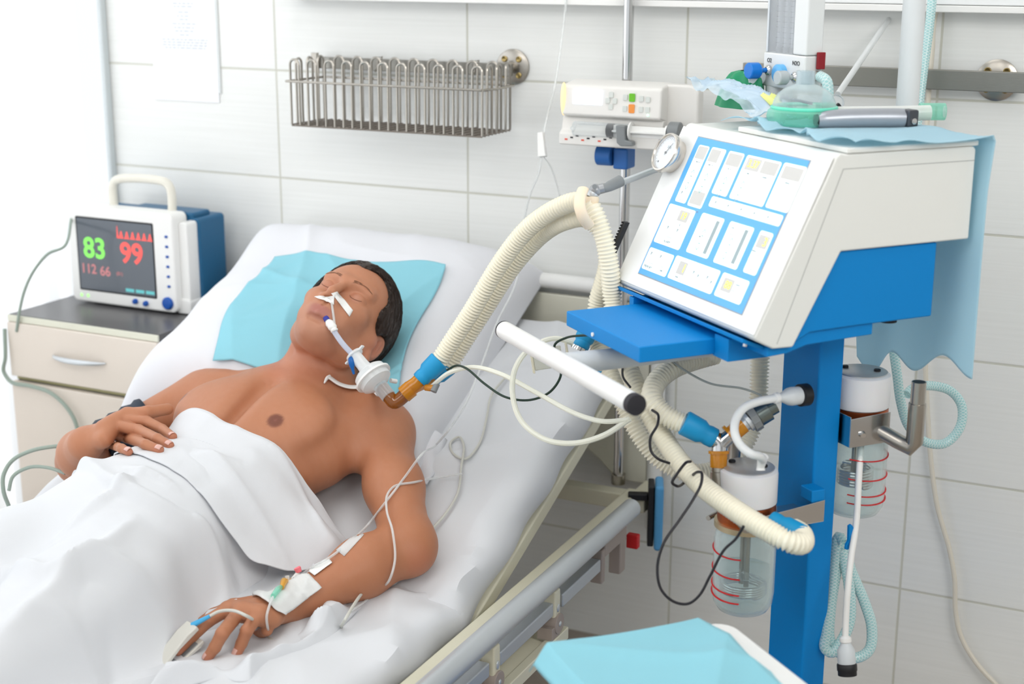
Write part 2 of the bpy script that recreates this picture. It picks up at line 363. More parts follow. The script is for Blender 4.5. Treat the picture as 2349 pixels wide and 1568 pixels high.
# ================================================================ BEDSIDE CABINET, MONITOR
M_fr = mat('beige_laminate', (226, 216, 205), .45, var=.03, bs=15); M_top = mat('dark_grey_laminate', (92, 91, 92), .3); M_gap = mat('olive_edge_band', (176, 172, 130), .5)
cb = thing('bedside_cabinet', 'beige bedside cabinet with dark grey top and sides, carrying the patient monitor', 'cabinet', (-.2665, -.24, 0))
part('carcass', G().box(-.483, -.05, -.405, -.065, .06, .70), M_top, cb, bevel=.002)
part('top_panel', G().box(-.487, -.046, -.412, -.06, .692, .707), M_top, cb, bevel=.0015)
part('edge_band', G().box(-.487, -.046, -.418, -.4125, .691, .706), mat('pale_edge_band', (222, 222, 206), .5), cb, bevel=.001)
part('edge_band', G().box(-.483, -.05, -.407, -.4045, .548, .556), M_gap, cb)
dr = part('drawer', G().box(-.487, -.046, -.4225, -.406, .559, .690), M_fr, cb, bevel=.003)
h = [(-.350+.155*t, -.4235-.022*sin(pi*t)**.6, .625) for t in np.linspace(0, 1, 17)]
part('handle', G().tube(h, [.002+.0045*sin(pi*t)**.5 for t in np.linspace(0, 1, 17)], 12, up=(0, 0, 1)), M_alu, dr)
do = part('door', G().box(-.487, -.046, -.4225, -.406, .08, .546), M_fr, cb, bevel=.003)
for x in (-.46, -.07):
    for y in (-.38, -.09): part('foot', G().lathe([(.016, 0), (.016, .05), (.02, .06)], fr((x, y, 0), EX, [0, 1, 0], [0, 0, 1]), 16), M_black, cb)

mo = thing('patient_monitor', 'white and blue patient monitor with green 83 and red 99 on its dark screen', 'monitor', (-.28, -.17, .708))
Y0 = -.255
T = fr((0, 0, 0), EX, [0, 1, 0], [0, 0, 1])
def yz(P, x0, x1, g=None): return (g or G()).prism(P, x0, x1, ax=0)
body = rrect(-.434, -.120, .7135, .945, .014)
body = [(x, z+(-.008*sin(pi*(x+.434)/.314) if z < .73 else .004*sin(pi*(x+.434)/.314))) for x, z in body]
g = G(); g.prism(body, Y0, -.198, ax=1); fb = part('front_housing', g, mat('monitor_white', (240, 240, 238), .35), mo, bevel=.006, seg=3)
part('side_panel', G().prism(rrect(-.121, -.095, .73, .925, .008), -.235, -.178, ax=1), M_white, mo, bevel=.004)
part('foot_guard', G().prism(rrect(-.135, -.092, .709, .745, .01), -.24, -.16, ax=1), M_white, mo, bevel=.004)
M_mblue = mat('monitor_teal_blue', (24, 92, 132), .4)
part('back_housing', G().prism(rrect(-.42, -.088, .725, .930, .01), -.197, -.10, ax=1), M_mblue, mo, bevel=.004)
part('back_ridge', G().box(-.30, -.105, -.197, -.13, .926, .942), M_mblue, mo, bevel=.006)
part('base', G().prism(rrect(-.40, -.10, .7085, .727, .004), -.22, -.11, ax=1), M_mblue, mo, bevel=.002)
hp = [(-.335, -.2, .935), (-.335, -.2, .985), (-.328, -.2, 1.000), (-.312, -.2, 1.008), (-.19, -.2, 1.012), (-.172, -.2, 1.006), (-.162, -.2, .99), (-.162, -.2, .935)]
part('carry_handle', G().tube(catmull(hp, 6), .0105, 16), mat('ivory_plastic', (228, 225, 214), .45), mo)
M_scr = mat('monitor_screen', (92, 98, 106), .15, emit=.18)
sc = part('screen', G().prism(rrect(-.404, -.180, .746, .917, .003), Y0-.0012, Y0+.004, ax=1), M_scr, mo, smooth=False)
part('screen_bezel', G().prism(rrect(-.408, -.176, .742, .921, .004), Y0-.0006, Y0+.004, ax=1), M_black, mo, smooth=False)
def TY(x, z, y=Y0-.0016): return fr((x, y, z), EX, [0, 0, 1], [0, -1, 0])
def glow(n, c, e): return mat(n, c, .5, emit=e)
M_gr, M_rd, M_pk, M_cy = glow('green_digits', (120, 215, 90), .75), glow('red_digits', (225, 85, 80), .7), glow('dim_red_digits', (185, 120, 122), .45), glow('cyan_bars', (95, 175, 178), .5)
text('pulse_digits', '83', .068, TY(-.354, .845), M_gr, sc, bold=.0016); text('oxygen_digits', '99', .068, TY(-.243, .842), M_rd, sc, bold=.0016)
text('pressure_digits', '112', .032, TY(-.376, .795), M_pk, sc, bold=.0006); text('pressure_digits', '66', .032, TY(-.326, .793), M_pk, sc, bold=.0006)
text('pressure_digits', '(81)', .012, TY(-.283, .792), M_pk, sc)
g = G(); yy = Y0-.0016
g.prism([(-.284, .878), (-.2825, .905), (-.281, .908), (-.2795, .885), (-.276, .878)], yy-.0002, yy, ax=1)
for i, x in enumerate(np.linspace(-.272, -.187, 6)): g.prism([(x-.009, .878), (x-.004, .882), (x, .895), (x+.003, .896), (x+.007, .880), (x+.009, .878)], yy-.0002, yy, ax=1)
part('pulse_wave', g, M_rd, sc, smooth=False)
g = G()
for x in (-.267, -.237, -.207): g.box(x, x+.025, yy-.0002, yy, .751, .759)
part('menu_bar', g, M_cy, sc, smooth=False)
M_knob = mat('monitor_blue_knob', (22, 84, 172), .3)
for i in range(6): z = .893-.0235*i; part('side_button', G().ball((-.139, Y0-.001, z), (.0045, .003, .0033), 16), M_knob, mo)
def knob(x, z, r, par, M, d=.009, name='knob'): return part(name, G().lathe([(r*.8, 0), (r, .001), (r, d*.6), (r*.8, d), (.0001, d*1.1)], look((x, Y0+.001, z), (0, -1, 0)), 24), M, par)
knob(-.1445, .735, .015, mo, M_knob); knob(-.209, .728, .0065, mo, M_knob); knob(-.240, .730, .0065, mo, M_knob)
for x in (-.405, -.385): part('indicator_lamp', G().ball((x, Y0-.0006, .729), (.003, .0015, .004), 12), glow('green_lamp', (150, 240, 120), 1.2) if 'green_lamp' not in bpy.data.materials else bpy.data.materials['green_lamp'], mo)

for o_ in (cb, mo): o_.location += Vector((-.034, .04, -.013))
# ================================================================ BED
bed = thing('hospital_bed', 'cream steel hospital bed with raised backrest and grey tubular side rail', 'bed', (.45, -1.05, 0))
YE = -2.35
part('side_beam', G().box(.935, .965, YE, -.10, .372, .412), M_cream, bed, bevel=.004)
part('side_beam', G().box(-.07, -.04, YE, -.10, .372, .412), M_cream, bed, bevel=.004)
part('cross_beam', G().box(-.045, .985, -.135, -.098, .372, .408), M_cream, bed, bevel=.004)
part('cross_beam', G().box(-.045, .935, -.74, -.70, .345, .385), M_cream, bed, bevel=.004)
part('lower_frame', G().box(1.0, 1.018, YE, -.60, .298, .322).box(.93, 1.0, -.66, -.60, .30, .306).box(.93, 1.0, YE, -.66, .31, .316), M_cream, bed, bevel=.002)
for x in (.15, .70):
    for y in (-.78, -2.2): part('leg', G().tube([(x, y, .372), (x, y, .10)], .02, 16), M_cream, bed); part('caster', G().tube([(x-.015, y, .05), (x+.015, y, .05)], .05, 28), M_black, bed)
br = part('backrest_frame', G(FB).box(.893, .918, -.01, .74, -.012, .018).box(-.065, -.04, -.01, .74, -.012, .018).box(-.045, .893, .70, .74, -.012, .012).box(-.045, .893, .3, .33, -.012, .012), M_cream, bed, bevel=.004)
part('mattress_platform', G(FB).box(-.04, .893, .0, .72, .012, .018), M_cream, bed); part('mattress_platform', G().box(-.04, .93, YE, -.83, .36, .366), M_cream, bed)
part('hinge', G().tube([(.93, -.832, .352), (.955, -.832, .352)], .018, 20).box(.942, .948, -.87, -.83, .35, .40), M_cream, bed, bevel=.001)
# headboard
hb = part('headboard_panel', G().prism([(-.02, .80), (.95, .80), (.95, .40), (.88, .40), (.84, .44), (.79, .475), (.72, .48), (.60, .44), (.56, .40), (-.02, .40)], -.035, -.02, ax=1), mat('headboard_ivory', (224, 222, 206), .4), bed, bevel=.003)
part('headboard_tube', G().tube(catmull([(-.04, -.028, .30), (-.04, -.028, .76), (-.03, -.028, .80), (.01, -.028, .822), (.47, -.028, .826), (.92, -.028, .816), (.955, -.028, .795), (.965, -.028, .76), (.965, -.028, .30)], 6), .0165, 20), M_white, bed)
for x in (.95, -.055): part('headboard_bracket', G().box(x, x+.03, -.10, -.03, .37, .41), M_cream, bed, bevel=.003)
# side rail
TX = 1.0
part('rail_tube', G().tube([(TX, YE, .4275), (TX, -.245, .4275)], .0195, 32), M_alu, bed, bevel=.002)
part('rail_tube', G().box(TX-.012, TX+.010, YE, -.905, .362, .388).box(TX-.012, TX+.010, -.865, -.65, .362, .388).box(TX-.012, TX+.010, -.61, -.43, .362, .388), mat('rail_blue_grey', (188, 194, 200), .35, .4), bed, bevel=.003, label='flat lower rail bar')
M_tp = mat('taupe_plastic', (165, 152, 144), .5)
g = G().box(TX-.013, TX+.012, -.415, -.30, .385, .412).box(TX-.013, TX+.012, -.335, -.305, .318, .39).box(TX-.013, TX+.012, -.43, -.412, .335, .405)
part('rail_bracket', g, M_tp, bed, bevel=.003)
for y in (-.64, -.885, -1.4, -1.9):
    b = part('rail_bracket', G().box(TX-.012, TX+.014, y-.012, y+.012, .352, .41), M_cream, bed, bevel=.004)
    part('pivot', G().tube([(TX-.016, y, .345), (TX+.018, y, .345)], .019, 24).box(TX-.014, TX+.016, y-.03, y+.004, .322, .345), M_tp, b, bevel=.001)
    part('rivet', G().ball((TX+.0185, y, .345), (.002, .005, .005), 12).ball((TX+.0145, y, .375), (.002, .006, .008), 12), M_alu, b)
bp = part('wall_bumper', G().box(.962, .985, -.205, -.125, .29, .43), mat('bumper_blue', (70, 145, 200), .45), bed, bevel=.008, seg=3)
bpy.data.objects.remove(bp)
bp = part('wall_bumper', G(fr((1.0, -.13, .375), nrm([.35, -.9, 0]), nrm([.9, .35, 0]), [0, 0, 1])).box(-.036, .036, .006, .024, -.072, .072), mat('bumper_pale_blue', (86, 160, 212), .5), bed, bevel=.007, seg=3)
part('bumper_mount', G(fr((1.0, -.13, .375), nrm([.35, -.9, 0]), nrm([.9, .35, 0]), [0, 0, 1])).box(-.03, .028, -.008, .005, -.065, .068).box(-.01, .01, -.05, -.008, .03, .045), M_black, bed, bevel=.003)
part('release_tab', G().box(TX-.005, TX+.02, -.262, -.245, .345, .375), M_red, bed, bevel=.003)

# ---------------------------------------------------------------- mattress with its fitted sheet
def mattress_grid():
    ys = np.linspace(YE, -.84, 190); path = [(y, .351, 0., 1.) for y in ys]          # (y, z, normal)
    ss = np.linspace(.012, .825, 100); P = []
    for y in ys: P.append((np.array([0, y, .3665]), np.array([0, 0, 1.]), y+.84))
    for k in np.linspace(.1, .9, 6):
        a = ANG*k; P.append((H0+np.array([0, -.006*(1-k), .013]), np.array([0, -sin(a), cos(a)]), k*.01))
    for s in ss: P.append((H0+ES*s+EN*.0135, EN, s+.01))
    prof = []
    x0, x1, h = -.07, .918, .0865
    for t in np.linspace(0, 1, 9): a = -pi/2+pi/2*t*.9; prof.append((x0+.02+.02*sin(a)*1, h*.10+h*.10*sin(-pi/2+t*pi/2)*1))
    prof = [(x0+.05, 0), (x0+.012, .004), (x0, .018), (x0-.003, .04), (x0, .062), (x0+.01, .077), (x0+.028, .085)]
    top = [(x, h) for x in np.linspace(x0+.05, x1-.05, 150)]
    prof = prof+top+[(x0+x1-x, z) for x, z in prof[::-1]]
    prof = [(x if i < len(prof)-7 else x0+x1-(prof[len(prof)-1-i][0]), z) for i, (x, z) in enumerate(prof)]
    A = np.zeros((len(P), len(prof), 3)); Lx = np.array([p[0] for p in prof]); Lz = np.array([p[1] for p in prof])
    for i, (c, n, q) in enumerate(P):
        X = Lx.copy(); Z = Lz.copy()
        w = .013*folds(X, np.full_like(X, q), .35, 9, 2.6, 3)+.011*folds(X, np.full_like(X, q), -.9, 7, 2.2, 8)-.007
        w += .006*np.exp(-((X-.9)/.12)**2)*np.sin(q*46+5*X)*np.exp(-((q+.02)/.22)**2)
        m_ = np.clip(Z/h, 0, 1); Z = Z+w*m_
        X = X+.004*np.sin(q*34+Z*30)*(np.abs(X-.424) > .45)+.003*vnoise(q*9+X*0, Z*20, 5)
        A[i] = c+np.outer(X, EX)+np.outer(Z, n)
    return A
part_m = part('mattress', G().grid(mattress_grid()), M_sheet)
tag(part_m, 'mattress in a creased white fitted sheet on the cream bed frame', 'mattress')

# ---------------------------------------------------------------- pillow
PC, PH = np.array([.335, .615]), np.array([.368, .315])
def pillow_n(X, S, under=False):
    u = (X-PC[0])/PH[0]; v = (S-PC[1])/PH[1]
    e = np.clip(1-np.abs(u)**6, 0, 1)**.5*np.clip(1-np.abs(v)**6, 0, 1)**.5
    th = .165*e*(1-.10*u*u-.08*v*v)
    th -= .055*np.exp(-(((X-.50)/.12)**2+((S-.47)/.13)**2))*e
    th += e*(.012*folds(X, S, 1.9, 8, 2.4, 21)+.010*folds(X, S, .5, 9, 2.5, 22)-.010)
    th += e*.02*np.exp(-((u+.85)**2/.05+(v-.8)**2/.08))
    return .102+np.maximum(th, 0)+.045*np.clip(v, 0, 1)**2
u = np.linspace(-1, 1, 150); U = np.sign(u)*np.abs(u)**.8
XX, SS = np.meshgrid(PC[0]+PH[0]*U, PC[1]+PH[1]*U, indexing='ij')
# rounded outline, pointed corners
uu, vv = (XX-PC[0])/PH[0], (SS-PC[1])/PH[1]
XO = XX-PH[0]*.05*uu*(1-np.abs(vv)**3)*np.abs(uu)**3; SO = SS-PH[1]*.06*vv*(1-np.abs(uu)**3)*np.abs(vv)**3
N_ = pillow_n(XX, SS)
top = H0+XO[..., None]*EX+SO[..., None]*ES+N_[..., None]*EN
bot = H0+XO[..., None]*EX+SO[..., None]*ES+(.1+.045*np.clip(vv, 0, 1)**2)[..., None]*EN
g = G().grid(top).grid(bot[::-1])
pl = thing('pillow', 'plump white pillow on the raised head end of the bed', 'pillow', bw(.34, .6, .1)); part('pillow_cushion', g, M_pillow, pl)
# open hem of the pillow case at its lower right corner
A = []
for i, t in enumerate(np.linspace(0, 1, 40)):
    S_ = .40-.14*t; r = []
    for j, w in enumerate(np.linspace(0, 1, 24)):
        X_ = .56+.15*w+.03*t*w; n_ = .112+.028*(1-t)*(1-(2*w-1)**2)+.012*sin(9*w+5*t)*t+.004*sin(23*w)
        r.append(bw(X_, S_, n_))
    A.append(r)
part('pillowcase_hem', G().grid(A), M_pillow, pl, solid=.002)

# blue absorbent pad under the head
def onP(x, y):                                  # where a sight line meets the pillow top
    d = ray(x, y); t = 2.5
    while t < 3.6:
        p = CAM+t*d; q = p-H0
        if q @ EN < float(pillow_n(np.array(q[0]), np.array(q @ ES)))+.004: break
        t += .003
    return np.array([q[0], q @ ES])
A = np.zeros((90, 90, 3)); c00, c01, c11, c10 = [onP(*p) for p in ((622, 590), (1012, 612), (893, 938), (478, 828))]
for i, t in enumerate(np.linspace(0, 1, 90)):
    for j, w in enumerate(np.linspace(0, 1, 90)):
        q = (c00*(1-w)+c01*w)*(1-t)+(c10*(1-w)+c11*w)*t
        q = q+np.array([.012*sin(t*7+1), .008*sin(w*9)])
        A[i, j] = (q[0], q[1], 0)
nn = pillow_n(A[..., 0], A[..., 1])+.004+.007*folds(A[..., 0], A[..., 1], 1.2, 10, 2.5, 40)+.005*folds(A[..., 0], A[..., 1], -.6, 14, 3, 41)
nn = np.maximum(nn, .108)
P = H0+A[..., 0:1]*EX+A[..., 1:2]*ES+nn[..., None]*EN
pd = part('absorbent_pad', G().grid(P), M_pad, solid=.0012); tag(pd, 'pale blue disposable pad spread over the pillow under the head', 'pad')
# ================================================================ THE PATIENT: one continuous skin grown from a smooth distance field
PR = []                                        # (kind, a, b, ra, rb, M, k, sign, box)
def smin(a, b, k): h = np.clip(.5+.5*(b-a)/k, 0, 1); return b*(1-h)+a*h-k*h*(1-h)
def cap(a, b, ra, rb, k=.02, sg=1):
    a, b = np.asarray(a, float), np.asarray(b, float); r = max(ra, rb); PR.append(('c', a, b, ra, rb, None, k, sg, np.minimum(a, b)-r, np.maximum(a, b)+r))
def ell(c, r, R=None, k=.02, sg=1):
    c = np.asarray(c, float); r = np.asarray([r]*3 if np.isscalar(r) else r, float); R = np.eye(3) if R is None else np.asarray(R); m = np.sqrt(((R*r)**2).sum(1))
    PR.append(('e', c, r, 0, 0, R, k, sg, c-m, c+m))
def one(p, P):
    if p[0] == 'c':
        a, b, ra, rb = p[1:5]; ab = b-a; t = np.clip((P-a) @ ab/(ab @ ab), 0, 1); return np.linalg.norm(P-a-t[:, None]*ab, axis=1)-(ra+(rb-ra)*t)
    q = (P-p[1]) @ p[5]; r = p[2]; k0 = np.linalg.norm(q/r, axis=1); k1 = np.linalg.norm(q/(r*r), axis=1)+1e-9; return k0*(k0-1)/k1
def field(P, prims=None):
    P = np.asarray(P, float); d = np.full(len(P), .08)
    for p in (PR if prims is None else prims):
        pad = p[6]+.012; s = np.all((P > p[8]-pad) & (P < p[9]+pad), axis=1)
        if not s.any(): continue
        v = one(p, P[s]); d[s] = smin(d[s], v, p[6]) if p[7] > 0 else -smin(-d[s], v, p[6])
    return d
def nets(lo, hi, h, prims=None, coarse=4):     # surface nets on a block-sparse grid
    H = h*coarse; n = np.ceil((hi-lo)/H).astype(int)+1
    cx = [lo[i]+H*(np.arange(n[i])+.5) for i in range(3)]
    CC = np.stack(np.meshgrid(*cx, indexing='ij'), -1).reshape(-1, 3); dc = field(CC, prims); near = np.abs(dc) < H*1.35
    N = n*coarse; F = np.repeat(np.repeat(np.repeat(dc.reshape(n).astype(np.float32), coarse, 0), coarse, 1), coarse, 2)
    idx = np.array(np.unravel_index(np.where(near)[0], n)).T
    o = np.stack(np.meshgrid(*[np.arange(coarse)]*3, indexing='ij'), -1).reshape(-1, 3)
    for c0 in range(0, len(idx), 4000):
        ii = (idx[c0:c0+4000, None]*coarse+o[None]).reshape(-1, 3); F[ii[:, 0], ii[:, 1], ii[:, 2]] = field(lo+(ii+.5)*h, prims)
    S = F < 0; c = np.zeros(np.array(F.shape)-1, int)
    for dx in (0, 1):
        for dy in (0, 1):
            for dz in (0, 1): c += S[dx:F.shape[0]-1+dx, dy:F.shape[1]-1+dy, dz:F.shape[2]-1+dz]
    cell = (c > 0) & (c < 8); ci = np.array(np.where(cell)).T; vid = np.full(cell.shape, -1); vid[cell] = np.arange(len(ci))
    acc = np.zeros((len(ci), 3)); cnt = np.zeros(len(ci)); cor = [(x, y, z) for x in (0, 1) for y in (0, 1) for z in (0, 1)]
    for a in cor:
        for ax in range(3):
            if a[ax]: continue
            b = list(a); b[ax] = 1; fa = F[ci[:, 0]+a[0], ci[:, 1]+a[1], ci[:, 2]+a[2]]; fb = F[ci[:, 0]+b[0], ci[:, 1]+b[1], ci[:, 2]+b[2]]
            x = (fa < 0) != (fb < 0); t = np.where(x, fa/(fa-fb+1e-12), 0); q = np.array(a, float)+0*acc; q[:, ax] += t; acc += q*x[:, None]; cnt += x
    V = lo+(ci+acc/cnt[:, None]+.5)*h; Q = []
    for ax in range(3):
        sl0 = [slice(1, -1)]*3; sl0[ax] = slice(0, -1); sl1 = [slice(1, -1)]*3; sl1[ax] = slice(1, None)
        a, b = S[tuple(sl0)], S[tuple(sl1)]; e = np.array(np.where(a != b)).T; sg = a[e[:, 0], e[:, 1], e[:, 2]]
        e = e+1; e[:, ax] -= 1; u, v = (ax+1) % 3, (ax+2) % 3; q = []
        for du, dv in ((0, 0), (1, 0), (1, 1), (0, 1)): w = e.copy(); w[:, u] -= du; w[:, v] -= dv; q.append(vid[w[:, 0], w[:, 1], w[:, 2]])
        q = np.stack(q, 1); q[~sg] = q[~sg][:, ::-1]; Q.append(q)
    return V, np.concatenate(Q)
def project(V, prims=None, it=2, e=.0008, lim=.003):
    for _ in range(it):
        f0 = field(V, prims); g_ = np.stack([(field(V+e*np.eye(3)[i], prims)-f0)/e for i in range(3)], 1); L = np.linalg.norm(g_, axis=1)+1e-6
        V = V-np.clip(f0/L, -lim, lim)[:, None]*g_/L[:, None]
    return V
def split(V, Q, sel):                          # quads in sel -> 4 quads; neighbours get n-gons
    E = np.stack([Q, np.roll(Q, -1, 1)], 2).reshape(-1, 2); Es = np.sort(E, 1); ue, inv = np.unique(Es, axis=0, return_inverse=True); inv = inv.reshape(-1)
    inv = inv.reshape(-1, 4); used = np.zeros(len(ue), bool); used[inv[sel].ravel()] = True
    mid = np.full(len(ue), -1); mid[used] = len(V)+np.arange(used.sum()); VM = V[ue[used]].mean(1); n1 = len(V)+len(VM)
    c = V[Q[sel]].mean(1); qi = inv[sel]; m = mid[qi]; cc = n1+np.arange(len(c)); q = Q[sel]; new = []
    for i in range(4): new.append(np.stack([q[:, i], m[:, i], cc, m[:, i-1]], 1))
    V2 = np.concatenate([V, VM, c]); poly = []
    rest = ~sel; t = mid[inv]; hang = rest & (t >= 0).any(1); plain = Q[rest & ~hang]
    for i in np.where(hang)[0]:
        p = []
        for k in range(4):
            p.append(int(Q[i, k]))
            if t[i, k] >= 0: p.append(int(t[i, k]))
        poly.append(tuple(p))
    # mid points on the border must stay on their straight edge
    border = np.unique(t[hang][t[hang] >= 0]); return V2, np.concatenate(new), plain, poly, border

B = bw
# torso
ell(B(.43, .25, .208), (.160, .155, .100), fr(0*EX, EX, ES, EN)[:3, :3], .03)
RB = fr(0*EX, EX, ES, EN)[:3, :3]
ell(B(.425, .10, .208), (.156, .20, .112), RB, .05); ell(B(.415, -.06, .215), (.158, .17, .112), RB, .05); ell((.39, -1.03, .562), (.155, .17, .110), None, .06)
ell((.29, -1.24, .542), (.085, .20, .083), None, .05); ell((.47, -1.24, .542), (.085, .20, .083), None, .05)
for s_ in (-1, 1):
    ell(B(.432+.083*s_, .205, .272), (.082, .072, .038), RB, .035)                   # pectorals
    cap(B(.44+.03*s_, .352, .238), B(.43+.165*s_, .345, .225), .017, .016, .03)      # collar bones
    cap(B(.45+.03*s_, .36, .18), B(.43+.16*s_, .335, .18), .055, .045, .04)         # trapezius
    ell(B(.43+.195*s_, .315, .175), (.060, .066, .060), RB, .035)                   # deltoid
    cap(B(.43+.14*s_, .20, .20), B(.43+.17*s_, .30, .19), .05, .045, .04)
cap(B(.43, .10, .30), B(.435, .27, .302), .004, .004, .045, -1)                       # sternum groove
# neck
cap(B(.44, .32, .19), B(.488, .43, .285), .068, .060, .04)
cap(B(.436, .345, .245), B(.50, .40, .33), .022, .026, .03)                        # throat
cap(B(.462, .335, .245), B(.565, .42, .31), .012, .016, .02); cap(B(.415, .34, .245), B(.43, .41, .32), .012, .014, .02)
NTOR = len(PR)
def trace(x, y, off, t0=2.2, n=60, prims=None):   # walk along a sight line to the torso, stopping 'off' above it
    d = ray(x, y); t = t0
    for _ in range(n):
        v = field((CAM+t*d)[None], prims or PR[:NTOR])[0]-off
        if v < .0004: break
        t += v*.8
        if t > 3.4: return None
    return CAM+t*d
# right arm: shoulder, elbow on the bed, forearm rising to the belly
RS, RE_ = B(.205, .325, .19), B(.062, .098, .178); RWr = bl(196, 1018, .295)
cap(RS, RE_, .050, .039, .04); cap(RE_, RE_*.55+RWr*.45, .040, .040, .03); cap(RE_*.55+RWr*.45, RWr, .042, .033, .03)
# left arm
LS, LE_ = B(.628, .31, .178), bl(935, 1246, .15); LWr = at(668, 1388, 2, .482)
cap(LS, LS*.5+LE_*.5, .052, .050, .035); cap(LS*.5+LE_*.5, LE_, .050, .043, .03)
ell(LE_+np.array([.022, -.02, -.012]), .030, None, .03)
cap(LE_, LE_*.6+LWr*.4, .046, .046, .03); cap(LE_*.6+LWr*.4, LWr, .046, .0295, .035)

# ---- head, in its own frame: x = his right, y = forward, z = up, 1 unit = 1 m before scaling
HR = np.array([[-.950, .290, .113], [-.056, -.517, .854], [.307, .805, .507]]); HS = 1.1; HT = np.array([.498, -.551, .814])
FWD, FSH = .91, -.006                          # the head is narrow and sits a little to his left of the fitted axis
def hd(x, y, z): return HT+HS*(HR @ np.array([x*FWD+FSH, y, z]))
def hloc(P): q = (P-HT) @ HR/HS; q[..., 0] = (q[..., 0]-FSH)/FWD; return q
def hE(c, r, k=.012, sg=1, R=None): ell(hd(*c), np.asarray([r]*3 if np.isscalar(r) else r)*np.array([.93, 1, 1])*HS, HR if R is None else HR @ R, k*HS, sg)
def hC(a, b, ra, rb, k=.010, sg=1): cap(hd(*a), hd(*b), ra*HS, rb*HS, k*HS, sg)
def rx(a): a = radians(a); return np.array([[1, 0, 0], [0, cos(a), -sin(a)], [0, sin(a), cos(a)]])
def rz(a): a = radians(a); return np.array([[cos(a), -sin(a), 0], [sin(a), cos(a), 0], [0, 0, 1]])
def ry(a): a = radians(a); return np.array([[cos(a), 0, sin(a)], [0, 1, 0], [-sin(a), 0, cos(a)]])
SKULL = len(PR)
hE((0, -.012, .046), (.0745, .094, .084), .02); hE((0, .028, .052), (.064, .062, .058), .02)
SKULL_END = len(PR)
hE((0, .034, -.008), (.0605, .052, .064), .02); hE((0, .046, -.040), (.046, .044, .044), .02)
hC((-.007, .077, -.0655), (.007, .077, -.0655), .0122, .0122, .018)                         # chin
for s_ in (-1, 1):
    hC((.045*s_, .008, -.043), (.013*s_, .062, -.064), .016, .012, .024)                  # jaw line
    hC((.045*s_, .008, -.043), (.060*s_, .004, -.002), .019, .016, .024)
    hE((.044*s_, .062, .000), (.020, .018, .018), .018)                                     # cheek bone
    hC((.010*s_, .0885, .0425), (.044*s_, .074, .044), .0085, .008, .014)                   # brow
    hE((.0305*s_, .098, .0205), (.0165, .017, .0115), .012, -1)                              # eye socket
    hE((.0315*s_, .0735, .0225), (.0165, .0140, .0120), .005)                              # closed lid over the eyeball
    hC((.0115*s_, .1010, -.0150), (.0130*s_, .0930, -.0130), .0072, .0080, .0055)              # nostril wings
    hC((.030*s_, .078, -.010), (.030*s_, .074, -.042), .012, .012, .025)                    # cheek
hC((0, .0875, .038), (0, .1120, -.0060), .0064, .0086, .010)
for s_ in (-1, 1): hE((.0060*s_, .1045, -.0205), (.0040, .0055, .0040), .003, -1)           # nostrils
hE((0, .0890, -.040), (.027, .016, .022), .012)
hC((-.022, .0880, -.0425), (-.004, .0995, -.0388), .0036, .0056, .0025); hC((.022, .0880, -.0425), (.004, .0995, -.0388), .0036, .0056, .0025)
hC((-.019, .0880, -.0478), (0, .0980, -.0498), .0042, .0066, .0022); hC((.019, .0880, -.0478), (0, .0980, -.0498), .0042, .0066, .0022)
hC((-.012, .0955, -.0595), (.012, .0955, -.0595), .004, .004, .008, -1)                    # hollow under the lip
hC((0, .1010, -.0250), (0, .1045, -.0330), .0016, .0022, .004, -1)
for s_ in (-1, 1):                                                                          # lid slit
    P_ = [(.019*s_, .0885, .0205), (.026*s_, .0890, .0155), (.034*s_, .0860, .0150), (.043*s_, .0795, .0185)]
    # ear: rim, bowl, lobe
    X = .077*s_-.006*(s_ > 0); Rr = rz(18*s_)
    hE((X, -.012, .004), (.0095, .0185, .031), .006, 1, Rr @ rx(12))
    hE((X+.0075*s_, -.008, .006), (.0075, .0115, .0200), .004, -1, Rr @ rx(12))
    hC((X+.002*s_, -.004, -.026), (X+.001*s_, .001, -.020), .0085, .0075, .006)
    hC((X+.004*s_, -.013, .020), (X+.003*s_, -.019, -.012), .0030, .0028, .003)
    hC((X+.001*s_, .0045, .002), (X+.001*s_, .0045, -.006), .0042, .0045, .004)

# ---- hands
def hand(wr, kn, fingers, thumb, up, k=.0028):
    up = nrm(up)
    for K in kn: cap(wr+(K-wr)*.12, K, .0185, .0125, .016)
    for i in range(len(kn)-1): cap(kn[i]*.93+wr*.07, kn[i+1]*.93+wr*.07, .0115, .0115, .014)
    for f in fingers:
        for a, b, ra, rb in zip(f[0], f[0][1:], f[1], f[1][1:]): cap(a, b, ra, rb, k)
    for a, b, ra, rb in zip(thumb[0], thumb[0][1:], thumb[1], thumb[1][1:]): cap(a, b, ra, rb, .006)
def bp(L):
    out = []
    for x, y, n in L:
        q = trace(x, y, n); out.append(q if q is not None else bl(x, y, .32))
    return out
R4 = (.0112, .0102, .0092, .0080)
RH = [bp([(276, 962, .030), (336, 966, .024), (372, 984, .017), (396, 1001, .0125)]), bp([(262, 974, .032), (318, 986, .026), (361, 1006, .018), (389, 1021, .013)]),
      bp([(250, 990, .031), (292, 1003, .024), (334, 1019, .017), (366, 1031, .0125)]), bp([(240, 1008, .026), (256, 1019, .021), (279, 1028, .015), (296, 1036, .011)])]
hand(RWr, [f[0] for f in RH], [(f, tuple(r*q for r in R4)) for f, q in zip(RH, (1, 1.02, 1, .87))], (bp([(240, 985, .016), (292, 951, .018), (338, 946, .017), (384, 938, .016)]), (.019, .0135, .0118, .0108)), EN)
def zp(L): return [at(x, y, 2, z) for x, y, z in L]
